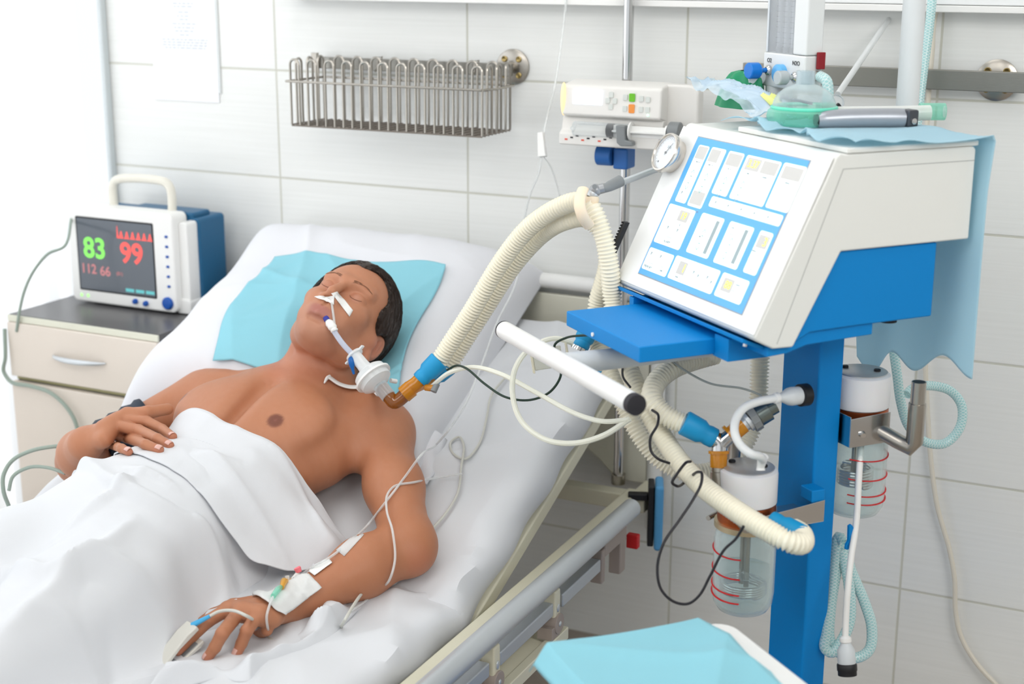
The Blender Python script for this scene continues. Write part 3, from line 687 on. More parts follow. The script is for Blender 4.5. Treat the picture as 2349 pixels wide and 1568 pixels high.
LH = [zp([(520, 1398, .508), (477, 1424, .500), (440, 1460, .480), (408, 1492, .468)]), zp([(548, 1404, .512), (510, 1452, .503), (493, 1484, .480), (477, 1506, .464)]),
      zp([(590, 1412, .508), (566, 1446, .497), (554, 1475, .476), (544, 1497, .462)]), zp([(622, 1420, .496), (612, 1444, .480), (600, 1452, .462), (588, 1456, .455)])]
hand(LWr, [f[0] for f in LH], [(f, tuple(r*q for r in R4)) for f, q in zip(LH, (1, 1.02, .98, .9))], (zp([(600, 1385, .485), (535, 1392, .478), (490, 1412, .468), (458, 1432, .462)]), (.017, .0135, .012, .0105)), (0, 0, 1))

lo = np.array([-.06, -1.46, .40]); hi = np.array([.90, -.30, 1.00])
V, Q = nets(lo, hi, .004)
V = project(V)
cen = V[Q].mean(1)
hc = hd(0, .03, 0)
s1 = (np.linalg.norm(cen-hc, axis=1) < .17) | (np.linalg.norm(cen-RH[1][1], axis=1) < .13) | (np.linalg.norm(cen-LH[1][1], axis=1) < .14)
V, Qn, Qp, poly, border = split(V, Q, s1)
V0 = V.copy(); V = project(V); V[border] = V0[border]
cn = V[Qn].mean(1); hl = hloc(cn)
s2 = (hl[:, 1] > .045) & (hl[:, 2] > -.07) & (hl[:, 2] < .06) & (np.abs(hl[:, 0]) < .06)
Vb, Qn2, Qr, poly2, border2 = split(V, Qn, s2)
V0 = Vb.copy(); V = Vb; V[len(V0):] = V[len(V0):]
Vq = project(V, it=2, e=.0004); nv = np.zeros(len(V), bool); nv[np.unique(Qn2)] = True; nv[border2] = False; V[nv] = Vq[nv]
faces = [tuple(map(int, q)) for q in Qp]+poly+[tuple(map(int, q)) for q in Qn2]+[tuple(map(int, q)) for q in Qr]+poly2
# --- skin colours, a property of the skin itself
def blob(P, c, r): return np.exp(-(np.linalg.norm(P-c, axis=1)/r)**4)
skin = np.array([.455, .19, .098]); colr = np.tile(skin, (len(V), 1)); L_ = hloc(V)
def mixc(w, c):
    global colr
    colr = colr*(1-w[:, None])+np.array(c)*w[:, None]
n1 = vnoise(V[:, 0]*38+V[:, 2]*21, V[:, 1]*38-V[:, 2]*17, 3); n2 = vnoise(V[:, 0]*160+V[:, 2]*70, V[:, 1]*160, 4)
headm = sstep(.135, .115, np.linalg.norm(L_-np.array([0, .02, .0]), axis=1))
mixc(sstep(.06, .0, np.linalg.norm(V-B(.45, .36, .26), axis=1)-.05)*.55, (.46, .145, .085))    # flushed neck and throat
mixc(headm*.5, (.52, .235, .14)); mixc(n1*.18, (.46, .175, .09)); mixc(n2*.10, (.60, .31, .20))
armd = np.minimum(np.linalg.norm(V-LE_, axis=1), np.linalg.norm((V-(LE_+LWr)/2)*np.array([.7, .7, 1]), axis=1)); mixc(sstep(.16, .05, armd)*.45, (.44, .175, .085))
lip = np.exp(-((L_[:, 0]/.0235)**6+((L_[:, 2]+.0455)/.0105)**4))*(L_[:, 1] > .08)*(np.linalg.norm(L_, axis=1) < .14); mixc(lip*.75, (.36, .10, .09))
for s_ in (-1, 1):
    mixc(blob(L_, np.array([.074*s_, -.01, .0]), .03)*.35, (.60, .22, .17)); mixc(blob(L_, np.array([.030*s_, .085, .017]), .013)*.30, (.48, .22, .17))
mixc(np.exp(-((L_[:, 0]/.05)**4+((L_[:, 2]+.065)/.034)**4))*(L_[:, 1] > .02)*.22*headm, (.42, .26, .21))                                      # shaved beard
for x, y in ((632, 967), (397, 897)):
    c = V[np.argmin(np.linalg.norm(V-bl(x, y, .305), axis=1))]; mixc(np.exp(-(np.linalg.norm(V-c, axis=1)/.0155)**10)*.9, (.145, .042, .026)); mixc(blob(V, c, .0035)*.5, (.26, .09, .065))
for f_ in RH+LH:
    mixc(blob(V, f_[3], .013)*.4, (.50, .165, .115)); mixc(blob(V, f_[1], .011)*.28, (.36, .13, .07)); mixc(blob(V, f_[2], .009)*.25, (.36, .13, .07))
mixc(blob(V, LE_+np.array([.03, -.03, -.01]), .03)*.4, (.50, .17, .11))
def bodymesh(name, V, faces, cols, M):
    me = bpy.data.meshes.new(name); root = np.array([.43, -.9, .45]); me.from_pydata([tuple(p) for p in V-root], [], faces); me.update(); me.shade_smooth()
    ca = me.color_attributes.new('skin', 'FLOAT_COLOR', 'POINT'); ca.data.foreach_set('color', np.concatenate([cols, np.ones((len(cols), 1))], 1).astype(np.float32).ravel())
    me.materials.append(M); o = bpy.data.objects.new(name, me); COL.objects.link(o); o.location = tuple(root); ROOT[name] = Matrix.Translation(Vector(tuple(root))); return o
M_skin = mat('skin', (200, 140, 110), .48, bump=.22, bs=700, sss=.12, spec=.45); N_ = M_skin.node_tree; vc = N_.nodes.new('ShaderNodeVertexColor'); vc.layer_name = 'skin'; N_.links.new(vc.outputs[0], N_.nodes['Principled BSDF'].inputs['Base Color'])
man = bodymesh('person', V, faces, colr, M_skin)
tag(man, 'bare-chested man lying on the bed with closed eyes, one hand on his belly', 'person')
BV = BVHTree.FromPolygons([tuple(p) for p in V], faces)

# hair: a shell over the skull, cut at the hairline, combed grooves in the surface
HP = [p for p in PR[SKULL:SKULL_END]]
PRs = PR; PR = []
hE((0, -.014, .047), (.0885, .1080, .0985), .01)
def hair_field(P, prims=None):
    q = hloc(P); d = field(P, PR); x, y, z = np.abs(q[:, 0]), q[:, 1], q[:, 2]
    th = np.arctan2(q[:, 2]-.03, q[:, 1]); gro = np.sin(q[:, 0]*520+6*np.sin(th*3+q[:, 0]*30))*.0004+np.sin(q[:, 0]*1250+th*22)*.0003
    d = d+gro+.0016*(vnoise(q[:, 0]*70, th*7, 7)-.5)
    ysd = np.interp(z, [-.02, .008, .016, .025, .035, .045, .065, .085, .1, .14], [-.002, .008, .018, .028, .040, .045, .040, .044, .055, .08])
    side = y-ysd+.0014*np.sin(z*900)
    front = np.interp(x, [0, .011, .024, .035, .05, .09], [.085, .091, .099, .101, .098, .098])-z+.0014*np.sin(x*1300)
    low = np.interp(y, [-.1, -.04, -.022, .0, .012, .03], [-.045, -.035, -.015, .012, -.006, .01])-z
    cut = np.maximum(np.minimum(side, front), low)
    cut = np.maximum(cut, .024-np.sqrt((y+.012)**2+(z-.004)**2*.75)-.1*(x < .05))
    k = .010; h_ = np.clip(.5+.5*(d-cut*.9)/k, 0, 1); return (cut*.9*(1-h_)+d*h_)+k*h_*(1-h_)
f_old = field
def field(P, prims=None): return hair_field(P) if prims == 'hair' else f_old(P, prims)
hl0, hh0 = hd(0, 0, .04)-.16, hd(0, 0, .04)+.16
HV, HQ = nets(hl0, hh0, .0024, 'hair')
def field(P, prims=None): return f_old(P, prims)
PR = PRs
g = G(); g.v = [tuple(p) for p in HV]; g.f = [tuple(map(int, q)) for q in HQ]
M_hair = mat('dark_brown_hair', (48, 35, 28), .4, bump=.4, bs=300, stretch=(6, 1, 1), spec=.5)
part('hair', g, M_hair, man, ang=180)
random.seed(11); BH = BVHTree.FromPolygons(g.v, g.f); gs = G(); cnt_ = 0
while cnt_ < 8000:
    q0 = np.array([random.uniform(-.09, .09), random.uniform(-.11, .10), random.uniform(-.03, .15)]); f_ = BH.find_nearest(Vector(tuple(hd(*q0))))
    if f_[0] is None or f_[3] > .05: continue
    p = np.array(f_[0]); n_ = np.array(f_[1]); ql = hloc(p)
    if ql[1] < -.07: cnt_ += 1; continue
    t_ = HR @ np.array([.45*np.sign(ql[0])*(abs(ql[0]) < .05)+random.gauss(0, .12), -.75, -.15-.9*min(1, abs(ql[0])/.06)]); L2 = random.uniform(.014, .030); P_ = [p-n_*.0012]
    for k in range(3):
        t_ = t_-n_*(t_ @ n_); p2 = P_[-1]+nrm(t_)*L2/3; f2 = BH.find_nearest(Vector(tuple(p2))); n_ = np.array(f2[1]); P_.append(np.array(f2[0])+n_*(.0006+.0003*k))
    gs.tube(P_, [.0003, .00042, .00036, .00012], 3, caps=False); cnt_ += 1
part('hair_strands', gs, M_hair, man, ang=180, kind='stuff')
# eyebrows, lashes and nails are small parts of their own
def skin_snap(p, d, off=.0005):
    r = BV.ray_cast(Vector(tuple(np.asarray(p)+np.asarray(d)*.05)), Vector(tuple(-np.asarray(d)))); return np.array(r[0])+np.array(r[1])*off if r[0] else np.asarray(p)
FW = HR[:, 1]; M_brow = mat('brow_hair', (128, 90, 66), .6)
for s_ in (-1, 1):
    g = G()
    random.seed(5)
    for i in range(64):
        t = random.random(); x = (.013+.034*t)*s_; z = .0405+.0055*sin(t*2.4)+random.uniform(-.0022, .0022)*(1.2-t)
        p = skin_snap(hd(x, .075, z), FW, .0002); q = skin_snap(hd(x+.005*s_, .075, z+.0018-.003*t), FW, .0012); g.tube([p, q], [.00022, .00008], 4, caps=False)
    part('eyebrow', g, M_brow, man, kind='stuff')
    P_ = [skin_snap(hd(x*s_, .08, z), FW, .0004) for x, z in ((.0185, .0200), (.023, .0165), (.028, .0148), (.034, .0146), (.040, .0165), (.0445, .0195))]
    part('eyelashes', G().tube(catmull(P_, 5), .00045, 6), mat('lashes', (110, 70, 54), .6) if 'lashes' not in bpy.data.materials else bpy.data.materials['lashes'], man)
M_nail = mat('nail', (222, 172, 160), .25, sss=.1)
for F_, U_ in [(f, EN) for f in RH]+[(f, np.array([0, -.25, .97])) for f in LH[1:3]]:
    tip, pre = F_[3], F_[2]; d = nrm(tip-pre); u = nrm(U_-d*(U_ @ d)); s = np.cross(d, u); c = tip-d*.0010+u*.0043
    A = [[c+d*(.0062*a)+s*(.0054*b*(1-.12*a**4))+u*(.0040*sqrt(max(0, 1-.75*b*b))+.0004-.0011*a*a) for b in np.linspace(-1, 1, 9)] for a in np.linspace(-1, 1, 8)]
    part('fingernail', G().grid(A), M_nail, man, solid=.0005)
# ================================================================ SHEETS draped over the body
def topz(X, Y, prims):                          # height of the given body shapes, seen from above
    P = np.stack([X.ravel(), Y.ravel(), np.full(X.size, .95)], 1); act = np.ones(len(P), bool)
    for _ in range(46):
        f = f_old(P[act], prims); P[act, 2] -= np.maximum(f, .0015)*.85; i = np.where(act)[0]; act[i[(f < .0008) | (P[i, 2] < .40)]] = False
        if not act.any(): break
    return P[:, 2].reshape(X.shape)
def matz(X, Y): return np.where(Y > -.86, .447+.4*(Y+.862), .449)+.002
def blur(A, k):
    for _ in range(k):
        B_ = np.pad(A, 1, mode='edge'); A = (B_[1:-1, 1:-1]*2+B_[:-2, 1:-1]+B_[2:, 1:-1]+B_[1:-1, :-2]+B_[1:-1, 2:])/6
    return A
def drape(H, rounds=14, k=5, off=.004):
    S = H+off
    for _ in range(rounds): S = np.maximum(H+off, blur(S, k))
    return blur(S, 2)
def curve_h(X, Y, pts, amp, w, taper=True):     # a soft fold along a curve
    P, t = resample(catmull([(a, b, 0) for a, b in pts], 8), .01); h = np.zeros(X.shape); best = np.full(X.shape, 9.); tt = np.zeros(X.shape)
    for p, q in zip(P, t/t[-1]):
        d = np.hypot(X-p[0], Y-p[1]); m_ = d < best; best[m_] = d[m_]; tt[m_] = q
    e = np.sin(np.pi*np.clip(tt, .02, .98))**.5 if taper else 1
    return amp*e*np.exp(-(best/w)**2)
TOR = PR[:NTOR]; NARM = NTOR+3
xs, ys = np.arange(-.14, .90, .004), np.arange(-2.34, -.66, .004); GX, GY = np.meshgrid(xs, ys, indexing='ij')
LEG = [('c', np.array([.30, -1.2, .53]), np.array([.27, -2.2, .50]), .085, .05, None, .04, 1, np.array([.15, -2.3, .4]), np.array([.4, -1.1, .63])),
       ('c', np.array([.50, -1.2, .53]), np.array([.50, -2.2, .50]), .085, .05, None, .04, 1, np.array([.4, -2.3, .4]), np.array([.6, -1.1, .63]))]
zt_ = topz(GX, GY, TOR+LEG); za = topz(GX, GY, TOR+LEG+PR[NTOR:NARM]); zm = matz(GX, GY)
TENT = [('c', B(.50, .03, .255), B(.645, .02, .135), .055, .05, None, .05, 1, B(.50, .03, .255)-.12, B(.645, .02, .135)+.12), ('c', B(.50, -.08, .26), B(.62, -.10, .15), .055, .05, None, .05, 1, B(.50, -.08, .25)-.12, B(.62, -.1, .15)+.12)]
zb_ = topz(GX, GY, TOR+LEG+TENT)
H_main = drape(np.maximum(za, zm)); H_band = drape(np.maximum(zb_, zm), rounds=9, k=16)
def interp(H, X, Y):
    a = np.clip((np.asarray(X)-xs[0])/.004, 0, len(xs)-1.001); b = np.clip((np.asarray(Y)-ys[0])/.004, 0, len(ys)-1.001); i, j = a.astype(int), b.astype(int); u, v = a-i, b-j
    return (H[i, j]*(1-u)+H[i+1, j]*u)*(1-v)+(H[i, j+1]*(1-u)+H[i+1, j+1]*u)*v
def onH(H, x, y):                               # where a sight line meets a draped height
    d = ray(x, y); t = 2.0
    for _ in range(900):
        p = CAM+t*d
        if p[2] < interp(H, p[0], p[1]): break
        t += .0015
    return p
def ridge(H, px, amp, w, base):
    return curve_h(GX, GY, [onH(base, x, y)[:2] for x, y in px], amp, w)
Hm = H_main.copy()
for px, amp, w in (([(-20, 1118), (110, 1092), (230, 1102), (335, 1150), (440, 1215), (520, 1320)], .016, .020), ([(60, 1120), (250, 1128), (350, 1190), (440, 1280)], -.010, .018),
                   ([(300, 1100), (420, 1150), (510, 1240), (560, 1330)], -.014, .016), ([(335, 1085), (270, 1130), (190, 1190), (130, 1240)], .010, .009),
                   ([(0, 1290), (110, 1325), (200, 1305), (290, 1225), (310, 1190)], .012, .018), ([(20, 1440), (110, 1380), (190, 1305), (270, 1310), (350, 1380), (420, 1470)], .014, .020),
                   ([(190, 1330), (230, 1400), (250, 1500), (250, 1600)], -.012, .022), ([(0, 1480), (90, 1420), (170, 1450), (220, 1560)], .010, .02),
                   ([(440, 1190), (500, 1290), (520, 1380), (500, 1420)], .012, .012), ([(470, 1180), (540, 1290), (545, 1370)], -.012, .012), ([(300, 1080), (380, 1110), (450, 1180), (500, 1270)], .010, .012)):
    Hm += ridge(Hm, px, amp*1.2, w, H_main)+ridge(Hm, px, amp*.55, w*.36, H_main)
Hm += .007*(folds(GX, GY, 1.2, 6, 2.2, 61)-.4)+.005*(folds(GX, GY, -.5, 9, 3, 62)-.4)
Hb = H_band.copy()
for px, amp, w in (([(600, 1015), (690, 1130), (750, 1230), (790, 1290)], .008, .012),
                   ([(450, 1040), (540, 1110), (620, 1230), (670, 1310)], .009, .018), ([(420, 1050), (500, 1060), (560, 1070)], .005, .016), ([(660, 1060), (730, 1180), (790, 1260)], -.008, .010)):
    Hb += ridge(Hb, px, amp*1.1, w, H_band)+ridge(Hb, px, amp*.5, w*.4, H_band)
Hb += .004*(folds(GX, GY, .9, 7, 2.5, 71)-.4)
Hm = np.maximum(Hm, np.maximum(za, zt_)+.006); Hm = blur(Hm, 1); Hb = blur(np.maximum(Hb, zt_+.004), 1)
def sheet(name, Hs, rows, off):                 # rows: list of (X, Ytop, Ybottom); param grid between the two edges
    R = np.array(rows); X = np.linspace(R[0, 0], R[-1, 0], 230); yt = np.interp(X, R[:, 0], R[:, 1]); yb = np.interp(X, R[:, 0], R[:, 2])
    yt, yb = [np.convolve(np.pad(q, 5, mode='edge'), np.ones(11)/11, 'valid') for q in (yt, yb)]
    t = np.linspace(0, 1, 300)**1.15; YY = yt[:, None]*(1-t)+yb[:, None]*t; XX = np.repeat(X[:, None], 300, 1); Z = interp(Hs, XX, YY)+off
    return np.stack([XX, YY, Z], 2)
A = sheet('main', Hm, [(-.10, -1.05, -2.29), (-.03, -1.02, -2.29), (.02, -.995, -2.29), (.06, -.982, -2.29), (.10, -.962, -2.29), (.14, -.948, -2.29), (.18, -.942, -2.29), (.22, -.940, -2.29), (.28, -.945, -2.29), (.33, -.93, -2.29), (.45, -.93, -2.29), (.54, -.90, -2.29), (.56, -.88, -2.29), (.57, -.87, -2.29)], .0)
# the right-hand edge settles on the mattress and runs towards the foot end
k = (A[:, :, 0]+.10)/.67; xr = np.interp(A[..., 1], [-2.3, -1.72, -1.3, -1.2, -1.12, -1.04, -.95, -.88], [.82, .73, .665, .63, .612, .600, .60, .59])
A[:, :, 0] = -.10+k*(xr+.10); A[:, :, 2] = interp(Hm, A[..., 0], A[..., 1])
A[:, :, 2] = np.maximum(A[:, :, 2], matz(A[:, :, 0], A[:, :, 1])+.003)
sh = part('bed_sheet', G().grid(A[:, ::-1]), M_sheet, solid=.0025); tag(sh, 'large white sheet draped over the legs and belly of the man', 'sheet')
def edge(px, H): P, t = resample(catmull([(onH(H, x, y) if x > 2 else np.array([x, y, 0]))*np.array([1, 1, 0]) for x, y in px], 8), .004); return np.stack([np.interp(np.linspace(0, t[-1], 230), t, P[:, i]) for i in range(2)], 1)
hem = edge([(.205, -.885), (.222, -.85), (.25, -.822), (.285, -.808), (440, 936), (500, 958), (560, 984), (620, 1012), (662, 1050), (700, 1100), (742, 1162), (784, 1224), (818, 1266)], H_band)
seam = edge([(.20, -.925), (.25, -.945), (322, 1051), (386, 1079), (432, 1110), (498, 1186), (545, 1250), (580, 1292), (640, 1308), (700, 1312), (760, 1296), (816, 1272)], H_band)
t = np.linspace(0, 1, 200)[None, :, None]; XY = hem[:, None]*(1-t)+seam[:, None]*t
A = np.concatenate([XY, interp(Hb, XY[..., 0], XY[..., 1])[..., None]], 2)
A[:, :, 2] = np.maximum(np.maximum(interp(Hb, A[..., 0], A[..., 1])+.001, matz(A[..., 0], A[..., 1])+.003), np.where(A[..., 1] < -.90, interp(Hm, A[..., 0], A[..., 1])*1.0+.005, 0)*(A[..., 0] > .30))
A[:, :, 2] -= .004*np.exp(-(np.linspace(0, 1, A.shape[1])[None]/.03)**2)
fs = part('folded_drape', G().grid(A[:, ::-1]), M_sheet, solid=.0025); tag(fs, 'white drape folded across the man from his belly down to the mattress beside his elbow', 'drape')

# crumpled cloth under the hand with the finger clip
def patch(c, n, m, f):
    A = np.zeros((n, m, 3)); c = [at(x, y, 2, .452) for x, y in c]
    for i, t in enumerate(np.linspace(0, 1, n)):
        for j, w in enumerate(np.linspace(0, 1, m)):
            A[i, j] = (c[0]*(1-w)+c[1]*w)*(1-t)+(c[3]*(1-w)+c[2]*w)*t
    return f(A)
def crump(A):
    x, y = A[..., 0], A[..., 1]; n, m = x.shape; t, w = np.meshgrid(np.linspace(0, 1, n), np.linspace(0, 1, m), indexing='ij')
    A[..., 0] += .012*np.sin(9*t+3*w)+.005*np.sin(11*t); A[..., 1] += .010*np.sin(7*w+4*t)+.004*np.sin(13*w+5*t)
    e = np.clip(np.minimum(np.minimum(t, 1-t), np.minimum(w, 1-w))*14, 0, 1)
    A[..., 2] = matz(A[..., 0], A[..., 1])+.003+e*(.030*folds(A[..., 0], A[..., 1], 2.5, 16, 5, 81)**1.5+.016*folds(A[..., 0], A[..., 1], .3, 18, 7, 82))
    dj = np.min([np.hypot(A[..., 0]-p[0], A[..., 1]-p[1]) for f in LH+[[LWr, LH[0][0]], [LWr, LH[1][0]], [LWr, LH[2][0]], [LWr, LH[3][0]]] for a_, b_ in zip(f, f[1:]) for p in (a_, (a_+b_)/2, b_)], axis=0); hm = 1-sstep(.028, .060, dj); A[..., 2] = A[..., 2]*(1-hm)+(matz(A[..., 0], A[..., 1])+.003)*hm; return A
pt = part('crumpled_cloth', G().grid(patch([(600, 1310), (915, 1345), (600, 1560), (330, 1600)], 150, 120, crump)), M_sheet, solid=.002)
tag(pt, 'crumpled white cloth lying under the hand that wears the finger clip', 'cloth')
# ================================================================ VENTILATOR (frame: a = width, b = depth, z = up)
vent = thing('ventilator', 'white and blue lung ventilator with a slanted lit control panel on a blue column', 'ventilator', OM, rotz=MYAW)
A0, A1 = -.300, .115
E_ = nrm([0, .4346, .9006]); NF = np.array([0, -.9006, .4346])                 # up along the slanted face, and its outward normal
def sf(a, v, o=0.): return np.array([a, -.198, .99])+E_*v+NF*o                  # point on the slanted face, local
LF = np.eye(4); LF[:3, :3] = np.stack([[1, 0, 0], E_, NF], 1); LF[:3, 3] = [0, -.198, .99]; SFT = FM @ LF   # (a, v, outward) frame in world
prof = [(-.194, .984), (-.166, .970), (-.132, .969), (-.058, 1.103), (.173, 1.104), (.173, 1.238), (.168, 1.243), (-.060, 1.243), (-.069, 1.245), (-.076, 1.241), (-.199, .990)]
part('housing', G(FM).prism(prof, A0, A1, ax=0), M_shell, vent, bevel=.006, seg=3)
part('lid', G(FM).box(-.17, .1155, -.058, .176, 1.2435, 1.2515).box(.113, .1165, -.056, .172, 1.2435, 1.2505), M_shell, vent, bevel=.002)
part('front_bezel', G(SFT).box(A0+.001, A1-.001, .002, .276, .0005, .004), mat('bezel_white', (243, 244, 243), .3), vent, bevel=.0025, seg=3)
M_seam = mat('grey_seam', (168, 170, 168), .6)
part('seam_line', G(FM).prism([(-.064, 1.2215), (.171, 1.2215), (.171, 1.2225), (-.0645, 1.2225)], A1-.0005, A1+.0003, ax=0), M_seam, vent, smooth=False)
part('seam_line', G(FM).prism([(-.064, 1.222), (-.063, 1.2215), (-.160, .977), (-.161, .977)], A1-.0005, A1+.0003, ax=0), M_seam, vent, smooth=False)
bb = [(-.128, .972), (-.057, 1.1025), (.119, 1.1025), (.119, .989), (-.02, .988), (-.1, .986)]
part('lower_housing', G(FM).prism(bb, A0+.01, A1-.006, ax=0), M_blue, vent, bevel=.003)
part('mounting_bracket', G(FM).prism([(-.168, .955), (-.135, .957), (-.10, .966), (.016, .970), (.016, .989), (-.13, .986), (-.168, .968)], -.22, A1-.012, ax=0), M_blue, vent, bevel=.002)
part('front_lip', G(FM).prism([(-.205, .978), (-.168, .964), (-.168, .969), (-.205, .984)], A0, A1-.02, ax=0), M_blue, vent, bevel=.001)
part('column', G(FM).box(-.099, 0, 0, .046, .06, .955), M_blue, vent, bevel=.004, seg=3)
part('column_collar', G(FM).prism([(-.012, .944), (.06, .944), (.075, .958), (.075, .972), (-.02, .972), (-.02, .955)], -.112, .012, ax=0), M_blue, vent, bevel=.003)
part('base', G(FM).box(-.30, .20, -.22, .26, .07, .10), M_blue, vent, bevel=.01)
for a in (-.27, .17):
    for b in (-.19, .23): part('caster', G(FM).tube([(a-.012, b, .036), (a+.012, b, .036)], .035, 24).box(a-.005, a+.005, b-.008, b+.008, .036, .075), M_black, vent, ang=40)
# control panel
M_pblue = mat('panel_blue', (84, 160, 222), .3, emit=.30); M_pwhite = mat('lit_panel_white', (240, 248, 250), .3, emit=.45); M_pgrey = mat('display_grey', (192, 191, 188), .3, emit=.22)
M_yel = mat('yellow_digits', (238, 232, 96), .4, emit=.6); M_mk = mat('grey_legend', (150, 166, 170), .6, emit=.22); M_pale = mat('pale_key_outline', (150, 196, 190), .5)
pn = part('control_panel', G(SFT).box(-.239, .069, .024, .263, .003, .0052), M_pblue, vent, smooth=False)
part('panel_rim', G(SFT).box(-.2405, .0705, .0225, .2645, .003, .0046), M_seam, pn, smooth=False)
def cell(a0, a1, v0, v1): return part('panel_field', G(SFT).prism(rrect(a0, a1, v0, v1, .004, 4), .0052, .0056), M_pwhite, pn, smooth=False)
CE = dict(p1=(-.225, -.193, .153, .251), p2=(-.186, -.144, .152, .252), p3=(-.135, -.092, .181, .252), p4=(-.084, .008, .181, .252), p5=(.014, .071, .182, .253), st=(-.128, .066, .160, .177),
          q1=(-.235, -.154, .080, .147), q2=(-.134, -.070, .082, .148), q3=(-.053, .012, .081, .148), q4=(.029, .062, .082, .148), r1=(-.236, -.159, .033, .070), r2=(-.153, -.023, .034, .072), r3=(-.015, .056, .035, .072))
for c in CE.values(): cell(*c)
def disp(a0, a1, v0, v1): part('display_window', G(SFT).prism(rrect(a0, a1, v0, v1, .002, 3), .0056, .0058), M_pgrey, pn, smooth=False)
for q in ((-.223, -.195, .228, .249), (-.184, -.156, .228, .249), (-.184, -.148, .156, .178), (-.132, -.094, .229, .249), (-.078, -.040, .229, .249), (-.036, .005, .229, .249), (.019, .067, .229, .249), (-.196, -.166, .124, .142), (.032, .059, .122, .142), (-.136, -.112, .045, .066), (-.006, .022, .045, .066)): disp(*q)
def STX(a, v, o=.0059): return fr((SFT @ np.array([a, v, o, 1]))[:3], SFT[:3, 0], SFT[:3, 1], SFT[:3, 2])
for s, a, v, z in (('3.37', -.059, .239, .017), ('19', -.181, .133, .017), ('3', .051, .132, .019), ('1', -.118, .0555, .02), ('88', .009, .0555, .017)): text('yellow_digits', s, z, STX(a, v), M_yel, pn)
for s, a, v, z in (('MEMORY', -.218, .0385, .0062), ('ALARM', -.196, .0865, .0062), ('MAN', -.128, .04, .004), ('2 MIN', -.178, .040, .004), ('O2', -.150, .146, .0045), ('%', -.181, .118, .005)): text('panel_legend', s, z, STX(a, v), M_mk, pn)
def arrow(a, v, up, s=.007):
    d = 1 if up else -1; P = [(0, s), (s*.8, .1*s), (s*.35, .1*s), (s*.35, -s*.8), (-s*.35, -s*.8), (-s*.35, .1*s), (-s*.8, .1*s)]; g = G(SFT)
    P = [(a+x, v+y*d) for x, y in P]; Q = [(a+(x-a)*.72, v+(y-v)*.72) for x, y in P]; n = g.pts([(x, y, .00585) for x, y in P+Q]); k = len(P)
    for i in range(k): j = (i+1) % k; g.f.append((n+i, n+j, n+k+j, n+k+i))
    part('arrow_key', g, M_pale, pn, smooth=False)
for a, v in ((-.209, .203), (-.167, .203), (-.113, .205), (-.064, .205)): arrow(a, v, True); arrow(a, v-.021, False)
for a, v in ((-.108, .118), (-.030, .118)): arrow(a, v, True); arrow(a, v-.022, False)
arrow(.046, .108, True, .005); arrow(.046, .092, False, .005)
g = G(SFT)
for a in (-.078, -.094): pass
for a0 in (-.088, -.008): g.box(a0, a0+.009, .088, .142, .0056, .00585)
for a0, v in ((-.114, .167), (-.078, .167), (-.042, .167), (-.006, .167), (.03, .167)): g.prism([(a0, v-.001), (a0+.005, v+.003), (a0, v+.004)], .0056, .00585).box(a0, a0+.014, v-.0045, v-.004, .0056, .00585)
for a0, v in ((-.216, .168), (-.226, .060), (-.196, .060), (-.212, .108), (-.182, .108), (-.09, .055), (-.075, .052), (-.05, .055), (-.036, .05)): g.prism([(a0, v-.003), (a0+.004, v+.003), (a0-.001, v+.004)], .0056, .00585)
for a0, v in ((-.222, .045), (-.184, .046), (-.094, .046), (-.056, .045), (-.204, .094), (-.215, .157)): g.box(a0, a0+.018, v, v+.0006, .0056, .00585)
random.seed(8)
for _ in range(60):
    a, v = random.choice([(-.116, .223), (-.06, .223), (-.02, .223), (.04, .223), (-.04, .138), (-.04, .128), (.035, .115), (-.116, .11), (.03, .06), (.028, .05), (-.208, .222), (-.17, .222)]); x = a+random.uniform(-.006, .006); g.box(x, x+.0022, v, v+.002, .0056, .00585)
part('legend_marks', g, M_mk, pn, smooth=False, kind='stuff')
# pressure gauge on the upper left corner
ga = thing_g = part('pressure_gauge', G(SFT).tube([(-.292, .222, -.005), (-.292, .222, .018), (-.292, .222, .020), (-.292, .222, .0205)], [.031, .031, .0335, .0335], 48), M_steel, vent, label='round silver pressure gauge')
bpy.data.objects.remove(ga)
GT = SFT.copy(); GT[:3, 3] = (SFT @ np.array([-.282, .222, 0, 1]))[:3]
ga = part('pressure_gauge', G().lathe([(.028, -.004), (.028, .016), (.0325, .017), (.0335, .019), (.0335, .026), (.0325, .028), (.030, .0285), (.0285, .0265), (.0285, .0225), (.0001, .0225)], GT, 56), mat('warm_silver', (214, 208, 200), .22, .8), vent)
part('dial', G().lathe([(.0282, .0226), (.0282, .0230), (.0001, .0230)], GT, 48), mat('dial_white', (238, 240, 244), .4), ga)
g = G(GT)
for i in range(21):
    t = radians(-45+270*i/20); c, s = cos(t), sin(t); r0 = .0225 if i % 5 == 0 else .024; w = .0002
    g.prism([(r0*c-w*s, r0*s+w*c), (.026*c-w*s, .026*s+w*c), (.026*c+w*s, .026*s-w*c), (r0*c+w*s, r0*s-w*c)], .0230, .0232)
part('dial_scale', g, M_ink, ga, smooth=False)
part('needle', G(GT).prism([(-.004, -.0006), (.020, -.0002), (.020, .0002), (-.004, .0006)], .0238, .0242, T=look((0, 0, 0), (0, 0, 1), (.5, .86, 0))).tube([(0, 0, .023), (0, 0, .025)], .002, 12).tube([(-.012, -.017, .023), (-.012, -.017, .0234)], .0018, 12), M_ink, ga, smooth=False)
text('dial_text', 'kPa', .008, fr((GT @ np.array([.004, .010, .0233, 1]))[:3], SFT[:3, 0], SFT[:3, 1], SFT[:3, 2]), M_mk, ga)
part('dial_glass', G().lathe([(.0285, .0262), (.0001, .0264)], GT, 40, caps=False), clear('gauge_glass', (245, 248, 250), .05, .05), ga)
